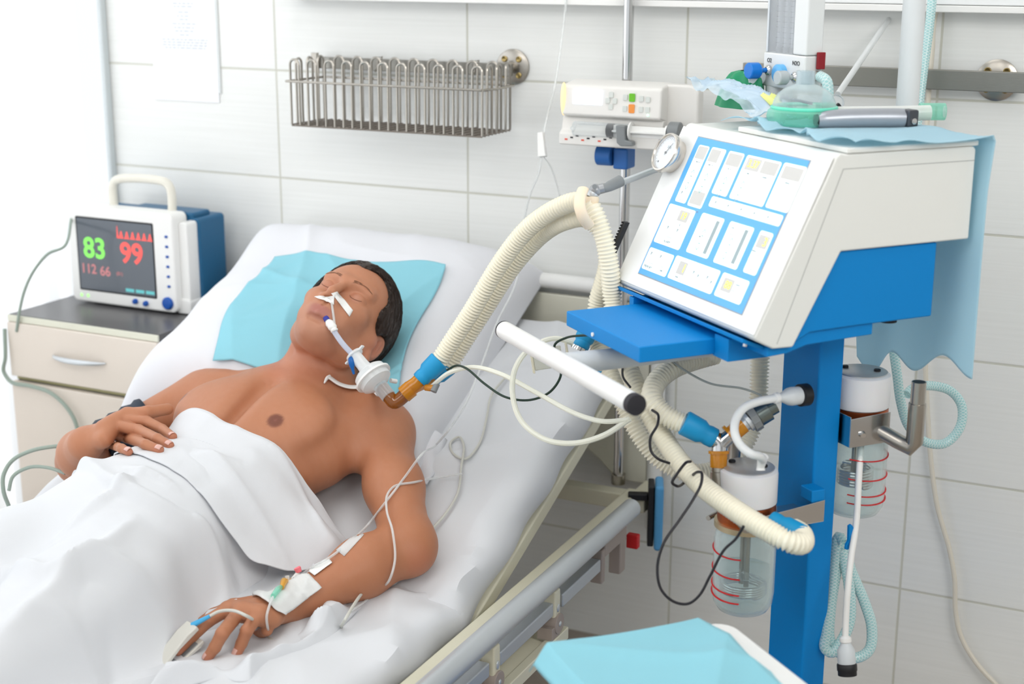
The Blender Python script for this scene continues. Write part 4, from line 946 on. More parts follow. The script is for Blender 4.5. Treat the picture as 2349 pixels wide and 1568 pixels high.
# pull-out tray
tr = part('tray', G(FM).box(-.230, .012, -.326, -.150, .9405, .965), M_blue, vent, bevel=.0022, seg=3)
part('tray_screw', G(FM).tube([(-.135, -.3262, .949), (-.135, -.3285, .949)], .0032, 14), M_white, tr)
part('tray_guide', G(FM).box(.012, .05, -.20, -.13, .938, .972).box(.008, .012, -.20, -.13, .938, .943), M_blue, vent, bevel=.001)
part('tray_guide', G(FM).box(-.244, -.230, -.205, -.13, .955, .975), M_blue, vent, bevel=.001)
for a in (-.255, .08): part('screw', G(FM).tube([(a, -.190, .9745), (a, -.191, .9685)], .004, 14), M_chrome, vent)
# push handle
hd_ = part('push_handle', G(FM).tube([(-.352, -.380, .91), (.092, -.380, .91)], .0150, 32), M_white, vent)
for a, b in ((-.356, -.3515), (.092, .105)): part('end_cap', G(FM).tube([(a, -.38, .91), (a+.0005, -.38, .91), (b-.0005, -.38, .91), (b, -.38, .91)], [.0135, .0152, .0152, .0135], 32), mat('black_end_cap', (38, 36, 42), .6) if 'black_end_cap' not in bpy.data.materials else bpy.data.materials['black_end_cap'], hd_)
part('handle_arm', G(FM).tube(catmull([(-.135, -.372, .908), (-.13, -.30, .908), (-.118, -.20, .912), (-.10, -.08, .920), (-.08, .0, .93)], 5), .0165, 24), mat('pale_grey_tube', (206, 210, 212), .35), vent)
# ribbed black strap on the far side
g = G(FM)
p0, p1 = np.array([-.312, -.181, 1.083]), np.array([-.312, -.206, 1.034])
for i in range(13):
    c = p0+(p1-p0)*i/12; g.box(c[0]-.004, c[0]+.004, c[1]-.004, c[1]+.004, c[2]-.0017, c[2]+.0013)
g.box(-.314, -.308, -.207, -.18, 1.034, 1.083)
part('black_side_vent', G(FM).prism([(-.178, 1.085), (-.186, 1.086), (-.211, 1.036), (-.203, 1.033)], -.306, -.298, ax=0), M_black, vent)
gg = G(FM)
for i in range(12):
    t = i/11; gg.prism([(-.1775-.025*t, 1.0855-.0515*t), (-.1875-.025*t, 1.0865-.0515*t), (-.1885-.025*t, 1.0838-.0515*t), (-.1785-.025*t, 1.0828-.0515*t)], -.3085, -.3055, ax=0)
part('side_vent_ribs', gg, M_black, vent, smooth=False, kind='stuff')
part('cable_gland', G(FM).tube([(.062, .075, .975), (.062, .075, .99)], .014, 20), M_black, vent)
part('column_hook', G(FM).prism([(-.0, 0), (.010, 0), (.012, .010), (.012, .036), (.008, .042), (.003, .04), (.004, .014), (0, .008)], .030, .036, T=fr((.0, .046, .596), [0, 1, 0], [0, 0, 1], [1, 0, 0])), M_blue, vent, bevel=.001)
part('rear_post', G(FM).tube([(-.167, .268, 1.17), (-.167, .268, 1.75)], .0185, 28).box(-.187, -.147, .168, .29, 1.165, 1.172), mat('pale_post', (222, 226, 228), .35), vent, bevel=.0008, label='thick white upright post')
# sockets on the column
def plug(name_, p, d, parent, s=1., label=None):
    T = look(p, d); q = part(name_, G().lathe([(.0135*s, 0), (.0150*s, .001), (.0150*s, .015), (.0125*s, .016)], T, 28), M_black, parent, label='black screw ring' if label is None else label)
    return T

# ---------------------------------------------------------------- humidifier jars
M_glass = clear('jar_glass', (240, 248, 248), .05, .02, 1.0, .62); M_water = clear('water', (232, 243, 246), .08, .01, 1.0, .4); M_copper = mat('copper_collar', (176, 92, 52), .35, .85); M_cap = mat('milky_plastic_cap', (236, 236, 238), .35, sss=.1)
M_wet = mat('matt_steel_disc', (196, 196, 196), .4, .6)
def humid(loc, label, water, slot):
    a, b, zt = loc; h = thing('humidifier_jar', label, 'humidifier', mw(a, b, zt-.245), 'humidifier jars on the ventilator column')
    T = fr(mw(a, b, zt), DW, DD, [0, 0, 1])
    cp = part('cap', G().lathe([(.043, -.057), (.0465, -.054), (.0465, -.008), (.0455, -.003), (.041, 0), (.0001, 0)], T, 56), M_cap, h)
    part('cap_disc', G().lathe([(.0405, 0), (.0405, .0016), (.040, .002), (.0001, .002)], T, 48), M_wet, cp)
    for x, y in ((-.026, -.014), (.013, .020)): part('cap_screw', G(T).tube([(x, y, .002), (x, y, .0048), (x, y, .0055)], [.0055, .0055, .0045], 16), M_black, cp)
    part('collar', G().lathe([(.0445, -.088), (.0455, -.085), (.0460, -.070), (.0455, -.056), (.030, -.056)], T, 48, caps=False), M_copper, h)
    part('clamp_ring', G().lathe([(.0440, -.098), (.0500, -.097), (.0500, -.088), (.0440, -.087), (.0440, -.098)], T, 8 if not water else 48, caps=False), mat('brass_clamp', (198, 182, 150), .35, .8) if 'brass_clamp' not in bpy.data.materials else bpy.data.materials['brass_clamp'], h)
    part('clamp_bolt', G(T).tube([(-.052, -.02, -.0925), (-.040, -.045, -.0925)], .0042, 12), M_steel, h)
    jp = [(.0405, -.092), (.0415, -.100), (.0465, -.108), (.0490, -.122), (.0490, -.205), (.0470, -.224), (.0400, -.236), (.030, -.240), (.0001, -.238)]
    part('glass_jar', G().lathe(jp, T, 56, caps=False), M_glass, h); part('glass_jar', G().lathe([(r*.955, z+(.003 if r < .046 and z < -.2 else 0)) for r, z in jp], T, 56, caps=False), M_glass, h, label='inner glass surface')
    if water:
        part('water', G().lathe([(.0001, -.172), (.0440, -.172), (.0460, -.1705), (.0461, -.204), (.0442, -.221), (.038, -.232), (.0001, -.234)], T, 56, caps=False), M_water, h)
        part('water_surface_ring', G().ring(T @ fr((0, 0, -.1715), EX, [0, 1, 0], [0, 0, 1]), .0452, .0006, 48, 6), M_glass, h)
    for x in (-.006, .008): part('heater_stem', G(T).tube([(x, 0, -.06), (x, 0, -.198)], .0042, 14), M_steel, h)
    cz = -.208 if water else -.19; cr = .034 if water else .026; P = []
    for i in range(0, 150 if water else 200): t = i*2*pi/36; P.append((cr*cos(t), cr*sin(t), cz+.0052*t/(2*pi)*(.75 if water else 1)))
    part('heater_coil', G(T).tube([(.006, 0, cz-.002)]+P+[(-.005, 0, cz+.03)], .0036, 10), M_chrome, h)
    for z in (-.118, -.133, -.166, -.193, -.207)[slot[0]:]:
        t = np.linspace(radians(slot[1]), radians(slot[2]), 26); rr = .0493 if z < -.12 else .0482
        # a painted level mark following the glass
        part('level_mark', G(T).tube([(rr*cos(q), rr*sin(q), z-.004*sin((q-t[0])*1.2)) for q in t], .0019, 6, squash=.5), M_red, h)
    return h, T
h1, T1 = humid((-.015, -.112, .742), 'humidifier jar half full of water with white cap, in front of the blue column', True, (1, -142, -40))
h2, T2 = humid((-.030, .105, .868), 'empty humidifier jar with white cap behind the blue column', False, (1, -50, 80))
part('steel_bracket', G(T1).box(-.028, .055, -.005, .108, -.088, -.0865).prism([(-.005, -.087), (.108, -.087), (.108, -.052), (-.005, -.062)], .0535, .055, ax=0), M_chrome, h1, bevel=.0006)
part('slide_clamp', G(T1).box(.02, .052, .085, .110, -.055, -.035), M_blue, h1, bevel=.002)
part('outlet_port', G(T1).tube([(.03, -.03, -.07), (.062, -.038, -.070)], .0115, 20), M_steel, h1)
part('inlet_pipe', G(T1).tube([(-.075, .02, -.075), (-.073, .02, -.02), (-.073, .02, -.019), (-.0715, .02, .045)], [.0125, .0125, .0105, .0105], 24).tube([(-.075, .02, -.068), (-.035, .01, -.070)], .0115, 18), M_steel, h1)
part('steel_bracket', G(T2).box(-.045, .052, -.056, .0, -.105, -.104).prism([(-.056, -.105), (.02, -.105), (.02, -.055), (-.056, -.058)], .0520, .0535, ax=0).prism([(-.056, -.105), (-.0545, -.105), (-.0545, -.055), (-.056, -.055)], -.045, .052, ax=0), M_chrome, h2, bevel=.0006)
el = [(.035, .0, -.082), (.075, .022, -.098), (.092, .032, -.104), (.097, .035, -.094), (.097, .035, -.03), (.097, .035, -.0295), (.097, .035, .005)]
part('elbow_pipe', G(T2).tube(el[:3]+el[3:], [.0125, .0125, .013, .0135, .0135, .0115, .0115], 24), M_steel, h2)
part('elbow_mouth', G(T2).tube([(.097, .035, .0051), (.097, .035, .0053)], .0098, 24), M_black, h2)
part('hose_barb', G(T2).tube([(.045, -.03, -.082), (.058, -.034, -.086)], [.0052, .0045], 12).ring(T2 @ look((.05, -.031, -.0835), (.9, -.3, -.2)), .0052, .0012, 16, 6), M_chrome, h2)

# ---------------------------------------------------------------- things on top of the ventilator
def TP(a, b, z=1.2525): return mw(a, b, z)
A = np.zeros((70, 120, 3))
for i, t in enumerate(np.linspace(0, 1, 70)):
    for j, w in enumerate(np.linspace(0, 1, 120)):
        s = w*.62                                          # along b, then down behind
        fb = -.062+.018*sin(t*14)+.020*np.exp(-((t-.25)/.1)**2); a_ = -.185+(.135+.185)*t; L1 = .186-fb
        if s < L1: p = (a_-.03*(1-t)*(1-w), fb+s, 1.2535+.009*abs(sin(t*23+s*40))*np.exp(-s/.04)+.007*folds(np.array(a_), np.array(s), .5, 14, 6, 90))
        else:
            r = s-L1; p = (a_*(1-.25*r)+.012*sin(t*9)*r*2, .187+.006*sin(t*11+r*5)*min(1, r*12)+.003, 1.2555-r+.045*(t-.6)*r*3*(t > .0)-.07*max(0, .62-t)*-1*(r > .2)*0)
        A[i, j] = p
dp = part('top_drape', G(FM).grid(A), cloth('sky_blue_nonwoven', (204, 236, 248), .45, .3, 500), solid=.0008); tag(dp, 'light blue cloth spread on the ventilator top and hanging down behind it', 'cloth')
# face mask
mk = thing('face_mask', 'clear round anaesthesia mask with green cushion rim on top of the ventilator', 'mask', TP(-.120, .030, 1.256)); TM = fr(TP(-.120, .030, 1.257), DW, DD, [0, 0, 1])
M_green = clear('clear_green_plastic', (170, 238, 218), .22, .2); M_dome = clear('mask_dome', (226, 236, 240), .22, .06, .8)
part('cushion', G(TM).lathe([(.050, .000), (.056, .004), (.058, .012), (.056, .021), (.050, .025), (.046, .020), (.046, .004), (.050, .0)], seg=56, caps=False), M_green, mk)
part('rim', G(TM).ring(fr((0, 0, .026), EX, [0, 1, 0], [0, 0, 1]), .0495, .003, 56, 8), mat('green_rim', (110, 222, 192), .3), mk)
part('dome', G(TM).lathe([(.0500, .026), (.0480, .036), (.042, .047), (.032, .055), (.020, .060), (.0145, .062), (.0145, .082), (.0125, .082), (.0125, .061)], seg=56, caps=False), M_dome, mk)
part('hook_ring', G(TM).tube(catmull([(-.035, -.02, .034), (-.012, -.035, .041), (.02, -.03, .040), (.036, -.01, .035)], 6), .0022, 8), mat('smoky_grey', (120, 128, 136), .3), mk)
# laryngoscope handle
lh = thing('laryngoscope_handle', 'ribbed silver laryngoscope handle lying on the blue cloth', 'laryngoscope', TP(-.047, .09))
P = [(-.072, .022, 1.268), (-.069, .032, 1.2685), (-.058, .065, 1.270), (-.046, .10, 1.2705), (-.033, .135, 1.2705), (-.028, .150, 1.270)]
part('grip', G(FM).tube(catmull(P, 8), [.0085+.0065*sin(pi*min(.5, .12+i/40*.8)) for i in range(41)], 24), mat('silver_grey_plastic', (168, 172, 180), .35, .5), lh)
part('end_cap', G(FM).tube([(-.0735, .018, 1.2675), (-.071, .026, 1.268)], [.0085, .0115], 20), M_black, lh)
part('blade_joint', G(FM).box(-.036, -.010, .146, .166, 1.258, 1.284), mat('dark_metal', (88, 90, 96), .35, .8), lh, bevel=.003)
part('joint_screw', G(FM).tube([(-.0105, .156, 1.267), (-.008, .156, 1.267)], .0048, 16).tube([(-.0085, .156, 1.267), (-.0075, .156, 1.267)], .003, 12), M_chrome, lh)
# clear tubing with green ends behind it
tb = thing('breathing_tube', 'clear breathing tube with pale green end pieces beside the laryngoscope', 'tube', TP(-.06, .18))
part('clear_hose', G(FM).tube([(-.105, .07, 1.272), (-.055, .165, 1.274), (-.04, .21, 1.275)], .012, 20, caps=False), M_tube, tb)
for p, q in (((-.128, .045, 1.276), (-.108, .08, 1.276)), ((-.052, .200, 1.276), (-.036, .236, 1.276))): part('green_connector', G(FM).tube([p, p, q, q], [.010, .0135, .0135, .010], 24, caps=False), M_green, tb)
bs = part('black_strap_clip', G(FM).prism([(-.016, 0), (.014, .002), (.02, .012), (.012, .022), (.006, .014), (-.012, .010)], -.006, .006, T=fr((-.16, .11, 1.262), [.4, .9, 0], [0, 0, 1], [.9, -.4, 0])), M_black, bevel=.002); tag(bs, 'small black plastic clip behind the clear mask', 'clip')
# clear wrapper
A = np.zeros((50, 70, 3))
for i, t in enumerate(np.linspace(0, 1, 50)):
    for j, w in enumerate(np.linspace(0, 1, 70)):
        a_ = -.36+.20*w; b_ = -.045+.10*t+.02*w; lift = .036*(1-w)*(1-.3*t)+.018*sin(pi*w)*sin(pi*t)
        A[i, j] = (a_, b_, 1.2535+lift+.016*folds(np.array(a_), np.array(b_), .8, 30, 16, 95)+.008*folds(np.array(a_), np.array(b_), 2.2, 60, 22, 96)+(.012*((1-w)**6)*(1-t)))
wp = part('plastic_wrapper', G(FM).grid(A), clear('pale_blue_film', (214, 234, 248), .34, .1, 1.0)); tag(wp, 'crumpled clear blue plastic wrapper on the left of the ventilator top', 'wrapper')
wi = part('paper_liner', G(FM).grid(A[8:42:2, 6:62:2]*np.array([1, 1, 1])+np.array([0, 0, .0012*0-.0012])), cloth('white_liner', (236, 240, 246), .3), wp); 
part('yellow_label', G(FM).grid(A[20:36, 50:62]+np.array([0, 0, .0006])), mat('yellow_print', (236, 240, 150), .5), wp)
# green breathing bag hanging behind
gb = thing('breathing_bag', 'green rubber breathing bag hanging beside the flowmeter knobs', 'bag', mw(-.335, .06, 1.29)); P = []
TB = fr(mw(-.345, .055, 1.262), DW, DD, [0, 0, 1]); A = []
for k, z in enumerate(np.linspace(0, 1, 16)):
    R_ = .030*(1-z)**.35+.012; r = []
    for q in np.linspace(0, 2*pi, 61): c = 1+.16*sin(q*7)*(.3+z*.7)*(1-z*.3); r.append((R_*c*cos(q)*1.3+.018*z, R_*c*sin(q)*.8, z*.062))
    A.append(r)
part('rubber_body', G(TB).grid(A), mat('green_rubber', (0, 140, 92), .45), gb); part('neck_ring', G(TB).tube([(.03, 0, .060), (.052, 0, .050)], [.013, .016], 20), M_white, gb)
# flowmeter block
fm = thing('flowmeter_block', 'white gas flowmeter block with clear tubes and blue O2 and N2O knobs', 'flowmeter', mw(-.25, .09, 1.2525))
b0 = .075; M_fb = mat('flowmeter_white', (226, 228, 228), .3)
part('valve_block', G(FM).box(-.308, -.188, b0, b0+.034, 1.300, 1.356), M_fb, fm, bevel=.003)
part('post', G(FM).tube([(-.25, .092, 1.253), (-.25, .092, 1.302)], .012, 20), M_steel, fm)
part('drain_cup', G(FM).tube([(-.292, b0+.016, 1.270), (-.292, b0+.016, 1.301)], [.0155, .0165], 28), M_white, fm)
part('side_column', G(FM).box(-.226, -.188, b0+.001, b0+.034, 1.3565, 1.56), M_fb, fm, bevel=.003)
part('back_plate', G(FM).box(-.296, -.226, b0+.026, b0+.033, 1.3565, 1.56), M_fb, fm, bevel=.001)
part('side_strip', G(FM).box(-.302, -.297, b0, b0+.03, 1.3565, 1.56), M_alu, fm, bevel=.001)
part('clear_cover', G(FM).box(-.2965, -.2265, b0+.002, b0+.0045, 1.352, 1.56), clear('flow_cover', (240, 242, 244), .06, .1), fm)
M_ft = clear('flow_tube', (222, 226, 230), .4, .05, .8)
for a, s in ((-.282, 'O2'), (-.262, 'Air'), (-.242, 'N2O')):
    f_ = part('flow_tube', G(FM).tube([(a, b0+.015, 1.358), (a, b0+.015, 1.56)], .0058, 16), M_ft, fm)
    part('tube_foot', G(FM).tube([(a, b0+.015, 1.356), (a, b0+.015, 1.366)], .0075, 16), M_grey, f_)
    g = G(FM)
    for i in range(22): z = 1.372+.0085*i; g.box(a-.004, a+(.003 if i % 2 else .006), b0+.0078, b0+.0082, z, z+.0006)
    part('scale_marks', g, M_ink, f_, smooth=False, kind='stuff')
for a, z, s in ((-.289, 1.343, 'O2'), (-.212, 1.343, 'N2O')): text('gas_label', s, .010, fr(mw(a, b0-.0006, z), DW, [0, 0, 1], -DD), M_ink, fm)
def kn(a, z, M, r, L, name):
    T = look(mw(a, b0, z), -DD); q = part(name, G().lathe([(.004, 0), (.004, L*.45), (r*.8, L*.47), (r, L*.55), (r, L*.96), (r*.9, L), (.0001, L)], T, 14), M, fm, ang=30); part('knob_collar', G().lathe([(.0085, 0), (.0085, .004), (.005, .007)], T, 20, caps=False), M_chrome, q)
kn(-.289, 1.327, mat('knob_blue', (10, 116, 205), .35), .0135, .042, 'oxygen_knob'); kn(-.212, 1.321, mat('knob_grey', (176, 184, 188), .35), .0115, .036, 'nitrous_knob')
part('flush_button', G().lathe([(.0155, 0), (.0155, .010), (.013, .012), (.0001, .012)], look(mw(-.251, b0, 1.324), -DD), 28), mat('pale_blue_button', (100, 175, 228), .3), fm)
part('red_connector', G(FM).box(-.186, -.180, b0+.02, b0+.034, 1.335, 1.362), mat('dark_red', (140, 16, 30), .5), fm, bevel=.001)
part('outlet_nut', G(FM).tube([(-.188, b0+.018, 1.325), (-.172, b0+.018, 1.325)], .008, 12), M_steel, fm)
# ================================================================ POLE, PUMP, LINES
def hit(x, y, off=.002, tree=None):
    d = ray(x, y); r = (tree or BV).ray_cast(Vector(tuple(CAM)), Vector(tuple(nrm(d)))); return np.array(r[0])+np.array(r[1])*off if r[0] else None
def line(name, label, cat, pts, r, M, group=None, seg=8, n=10, parent=None):
    o = part(name, G().tube(catmull(pts, n), r, seg), M, parent)
    if cat: tag(o, label, cat, group)
    return o
PX, PY = .903, -.078
po = thing('infusion_pole', 'tall chrome infusion pole standing at the head of the bed', 'pole', (PX, PY, .39))
part('pole_tube', G().tube([(PX, PY, .409), (PX, PY, 1.75)], .0105, 24), M_chrome, po); part('pole_socket', G().tube([(PX, PY, .409), (PX, PY, .43)], .0155, 20), M_steel, po)
sp = thing('syringe_pump', 'white syringe pump with lit display clamped to the chrome pole', 'pump', (.90, -.14, 1.10)); YF = -.165
def PF(x, y, Y=YF): return at(x, y, 1, Y)
x_0, x_1 = PF(1288, 250)[0], PF(1502, 250)[0]; zt1, zb1 = PF(1297, 192)[2], PF(1280, 262)[2]
M_pump = mat('pump_white', (228, 226, 222), .4)
part('upper_body', G().prism([(YF, zb1), (YF+.006, zt1-.004), (YF+.014, zt1), (-.095, zt1+.006), (-.092, zb1-.02), (YF+.02, zb1-.005)], x_0, x_1+.012, ax=0), M_pump, sp, bevel=.005, seg=3)
part('lower_tray', G().prism([(YF, zb1-.06), (YF, zb1-.036), (YF+.012, zb1-.030), (YF+.02, zb1-.004), (-.092, zb1-.004), (-.092, zb1-.062)], x_0-.006, x_1+.012, ax=0), M_pump, sp, bevel=.004, seg=3)
part('driver_housing', G().prism(rrect(x_1-.01, x_1+.075, zb1-.045, zt1+.004, .02), -.125, -.092, ax=1), M_pump, sp, bevel=.006, seg=3)
def PT(x, z): return fr((x, YF-.0008, z), EX, [0, 0, 1], [0, -1, 0])
L_ = x_1-x_0; H_ = zt1-zb1
def face_box(n, u0, u1, v0, v1, M, r=.002): return part(n, G().prism(rrect(x_0+L_*u0, x_0+L_*u1, zb1+H_*v0, zb1+H_*v1, r, 3), YF-.0012+.0035*(v0+v1)/2, YF+.004, ax=1), M, sp, smooth=False)
face_box('display', .12, .44, .36, .80, mat('pump_display', (225, 236, 255), .3, emit=1.0)); face_box('start_key', .725, .785, .52, .78, mat('green_key', (110, 190, 40), .4)); face_box('stop_key', .725, .785, .16, .44, mat('orange_key', (240, 150, 70), .4))
M_key = mat('pale_key', (214, 218, 214), .5)
for u, v in ((.66, .56), (.66, .2), (.83, .54), (.83, .2), (.90, .52), (.90, .2), (.51, .62), (.51, .24), (.475, .43), (.55, .43)): face_box('key', u, u+.045, v, v+.18, M_key)
part('status_lamp', G().ball((x_0+.002, YF+.006, (zt1+zb1)/2), (.006, .008, .033), 16), mat('warm_lamp', (255, 214, 150), .3, emit=.9), sp)
part('green_lamp', G().ball((x_0+L_*.93, YF+.0, zb1+H_*.12), (.003, .002, .003), 12), mat('green_led', (190, 245, 210), .3, emit=1), sp)
M_bcl = mat('clamp_blue', (42, 104, 178), .45); zc = PF(1400, 372)[2]
part('pole_clamp', G().box(PX-.016, PX+.016, PY-.03, PY+.016, zc-.022, zc+.02), M_bcl, sp, bevel=.004); part('clamp_knob', G().tube([(PX-.052, PY-.022, zc+.004), (PX-.018, PY-.022, zc+.004)], .021, 20), M_bcl, sp, bevel=.003)
part('bracket', G().box(PX-.02, PX+.02, -.094, PY-.006, zb1-.055, zt1-.01), M_grey, sp, bevel=.002)
part('syringe_clamp', G().prism([(-.013, .012), (.006, .012), (.008, -.016), (.022, -.018), (.024, -.026), (-.002, -.028), (-.010, -.022)], -.001, .018, T=fr((PF(1435, 300)[0], YF-.004, PF(1435, 300)[2]), EX, [0, 0, 1], [0, -1, 0])), M_grey, sp, bevel=.002)
M_rm = mat('red_print', (225, 90, 70), .6)
for i in range(9): x = x_0+.008+.012*i; part('print_mark', G().box(x, x+.006, YF-.0008, YF+.0, zb1-.050+.004*(i % 3), zb1-.047+.004*(i % 3)), M_rm if i % 3 == 0 else M_ink, sp, smooth=False)
zs = PF(1380, 298)[2]; ys_ = YF+.002
sy = thing('syringe', 'large clear syringe with black plunger lying in the white pump', 'syringe', (x_0+.1, ys_, zs-.014))
part('barrel', G().tube([(x_0+.02, ys_, zs), (x_0+.024, ys_, zs), (x_0+.028, ys_, zs), (x_0+.150, ys_, zs)], [.003, .004, .0145, .0145], 28), clear('syringe_barrel', (238, 242, 244), .08, .05), sy)
part('plunger_seal', G().tube([(x_0+.100, ys_, zs), (x_0+.112, ys_, zs)], .0136, 24), M_black, sy)
part('plunger_rod', G().box(x_0+.112, x_0+.222, ys_-.002, ys_+.002, zs-.011, zs+.011).box(x_0+.112, x_0+.222, ys_-.011, ys_+.011, zs-.002, zs+.002), M_white, sy, bevel=.001)
part('thumb_rest', G().tube([(x_0+.222, ys_, zs), (x_0+.226, ys_, zs)], .0155, 24), M_white, sy)
part('barrel_flange', G().tube([(x_0+.148, ys_, zs), (x_0+.151, ys_, zs)], .019, 24), M_white, sy)
part('driver_head', G().tube([(x_0+.2265, ys_+.006, zs+.003), (x_0+.25, ys_+.006, zs+.003)], .020, 24), M_grey, sp, bevel=.003)
# infusion line with its roller clamp, hanging down past the pump
M_line = clear('clear_infusion_line', (242, 244, 244), .34, .1, .8)
iv = thing('infusion_line', 'thin clear infusion line with white roller clamp hanging left of the syringe pump', 'infusion line', D(1243, 360, 3.0))
part('line', G().tube(catmull([D(1302, -30, 3.0), D(1290, 80, 3.0), D(1272, 200, 3.0), D(1250, 290, 3.0), D(1243, 335, 3.0), D(1238, 390, 3.0), D(1215, 450, 3.02), D(1195, 550, 3.05), D(1186, 640, 3.05), D(1140, 740, 2.96), D(1118, 800, 2.93)], 8), .0022, 8), M_line, iv)
part('roller_clamp', G(look(D(1243, 335, 2.995), D(1240, 300, 2.995)-D(1244, 360, 2.995))).prism([(-.009, -.022), (.009, -.022), (.006, .028), (-.006, .028)], -.006, .006, ax=1), M_white, iv, bevel=.002)
part('side_line', G().tube(catmull([D(1246, 358, 3.0), D(1262, 380, 3.02), D(1282, 440, 3.05), D(1290, 480, 3.06)], 8), .0016, 6), M_line, iv)

# ================================================================ HOSES
M_hose = clear('cream_hose', (246, 240, 218), .62, .25, .5); M_hose2 = clear('ribbed_hose', (254, 248, 228), .90, .28, .5)
def corr(name, label, pts, r=.0118, rib=.0168, pitch=.0062, parent=None, n=10):
    P, t = resample(catmull(pts, n), pitch/4); R = np.where(np.arange(len(P)) % 4 == 0, rib, np.where(np.arange(len(P)) % 4 == 2, r, (r+rib)/2))
    o = part(name, G().tube(P, R, 18, caps=False), M_hose2, parent, ang=180)
    if label: tag(o, label, 'hose', 'corrugated breathing hoses')
    return o
HG = D(1350, 470, 2.43)
hA = [(1008, 826, 2.66), (1030, 792, 2.65), (1080, 716, 2.62), (1150, 600, 2.57), (1215, 520, 2.52), (1285, 474, 2.47), (1330, 462, 2.44), (1358, 478, 2.42), (1384, 540, 2.42), (1398, 610, 2.43), (1405, 690, 2.45), (1420, 790, 2.44), (1444, 850, 2.40), (1474, 920, 2.37), (1510, 985, 2.35), (1556, 1055, 2.31), (1610, 1113, 2.26), (1678, 1164, 2.20), (1757, 1214, 2.14), (1806, 1240, 2.12), (1838, 1246, 2.13), (1838, 1225, 2.165), (1818, 1212, 2.19)]
corr('corrugated_hose', 'cream corrugated hose from the chin cuff over the hanger to the water-filled jar', [D(*p) for p in hA])
hB = [(1028, 842, 2.70), (1054, 800, 2.69), (1110, 712, 2.66), (1180, 605, 2.61), (1245, 535, 2.56), (1300, 505, 2.50), (1345, 500, 2.475), (1378, 530, 2.47), (1394, 600, 2.48), (1384, 650, 2.50), (1370, 700, 2.52), (1372, 790, 2.52), (1400, 850, 2.49), (1432, 930, 2.47), (1468, 1000, 2.46), (1520, 1058, 2.46), (1580, 1084, 2.46), (1640, 1078, 2.47), (1690, 1040, 2.48), (1722, 990, 2.49), (1738, 930, 2.49), (1742, 860, 2.49), (1744, 790, 2.48)]
corr('corrugated_hose', 'cream corrugated hose running behind the first one and up under the ventilator', [D(*p) for p in hB])
hC = [(1640, 812, 2.42), (1590, 826, 2.40), (1540, 846, 2.37), (1506, 876, 2.35), (1496, 912, 2.33), (1518, 945, 2.32), (1558, 968, 2.31), (1580, 976, 2.305)]
corr('corrugated_hose', 'short cream corrugated hose curving from under the tray to the metal Y-piece', [D(*p) for p in hC], .0125, .0175)
# hanger arm
ha = thing('hose_support_arm', 'jointed grey metal arm holding the breathing hoses up beside the ventilator', 'support arm', HG)
part('arm_rod', G().tube([D(1412, 424, 2.44), D(1600, 352, 2.60)], .0056, 16), M_alu, ha)
part('rod_sleeve', G().tube([D(1382, 432, 2.42), D(1392, 430, 2.42), D(1398, 427, 2.425), D(1423, 415, 2.44)], [.0078, .0078, .0088, .0100], 20), M_grey, ha)
part('joint', G().ball(D(1366, 436, 2.42), .0105, 20).tube([D(1366, 436, 2.42), D(1385, 431, 2.42)], .0085, 16), mat('joint_grey', (160, 162, 165), .4, .5), ha)
part('joint_pin', G().tube([D(1364, 428, 2.405), D(1364, 428, 2.40)], .004, 14), M_grey, ha)
part('joint_stub', G().tube([D(1364, 440, 2.42), D(1358, 448, 2.42), D(1356, 452, 2.42)], [.0085, .0095, .0075], 18), M_alu, ha)
M_ivory = mat('ivory_clip', (244, 226, 200), .5, sss=.1)
ax_ = nrm(D(1358, 478, 2.42)-D(1330, 462, 2.44)); 
part('hose_clip', G().tube(catmull([D(1338, 434, 2.405), D(1331, 452, 2.385), D(1330, 474, 2.375), D(1337, 496, 2.378), D(1352, 518, 2.40)], 6), .0095, 16, squash=.6), M_ivory, ha, ang=60)
part('clip_plug', G().tube([D(1356, 452, 2.42), D(1356, 456, 2.42), D(1354, 478, 2.43)], [.0125, .0135, .010], 18), M_ivory, ha)
# cuffs, Y-piece at his chin
M_amb = clear('amber_plastic_clear', (222, 146, 18), .55, .1, .8); M_amb2 = clear('dark_amber', (150, 84, 14), .66, .1, .8)
def cuff(a, b, par, r=.0165, M=None, name='rubber_cuff'):
    a, b = np.array(a), np.array(b); q = lambda t: a+(b-a)*t
    return part(name, G().tube([q(0), q(.03), q(.55), q(.68), q(.80), q(.97), q(1)], [r*.96, r*1.05, r, r*.80, r*.86, r*.84, r*.78], 24), M or M_bluecuff, par)
yp = thing('y_connector', 'amber elbow and Y connector with two blue rubber cuffs beside his chin', 'connector', D(960, 890, 2.66))
cuff(D(1008, 826, 2.655), D(962, 872, 2.655), yp, .0185); cuff(D(1030, 838, 2.705), D(985, 876, 2.70), yp, .0175)
part('y_body', G().tube([D(966, 868, 2.655), D(955, 880, 2.655), D(942, 890, 2.655), D(930, 902, 2.655)], [.0125, .0135, .0145, .0145], 24).tube([D(988, 872, 2.69), D(955, 886, 2.66)], .011, 20), M_amb, yp)
part('elbow', G().tube(catmull([D(938, 896, 2.655), D(926, 908, 2.655), D(914, 918, 2.655), D(904, 922, 2.655), D(896, 914, 2.655), D(884, 898, 2.66), D(876, 888, 2.665)], 5), .0125, 24), M_amb2, yp)
part('elbow_collar', G().tube([D(944, 890, 2.652), D(926, 905, 2.652)], .0158, 24), M_amb, yp)
part('port_tab', G().tube([D(976, 888, 2.65), D(992, 890, 2.645), D(1000, 884, 2.645)], [.006, .0065, .005], 14), M_amb, yp); part('grey_plug', G().tube([D(1002, 880, 2.645), D(994, 898, 2.64)], .006, 14), M_grey, yp)
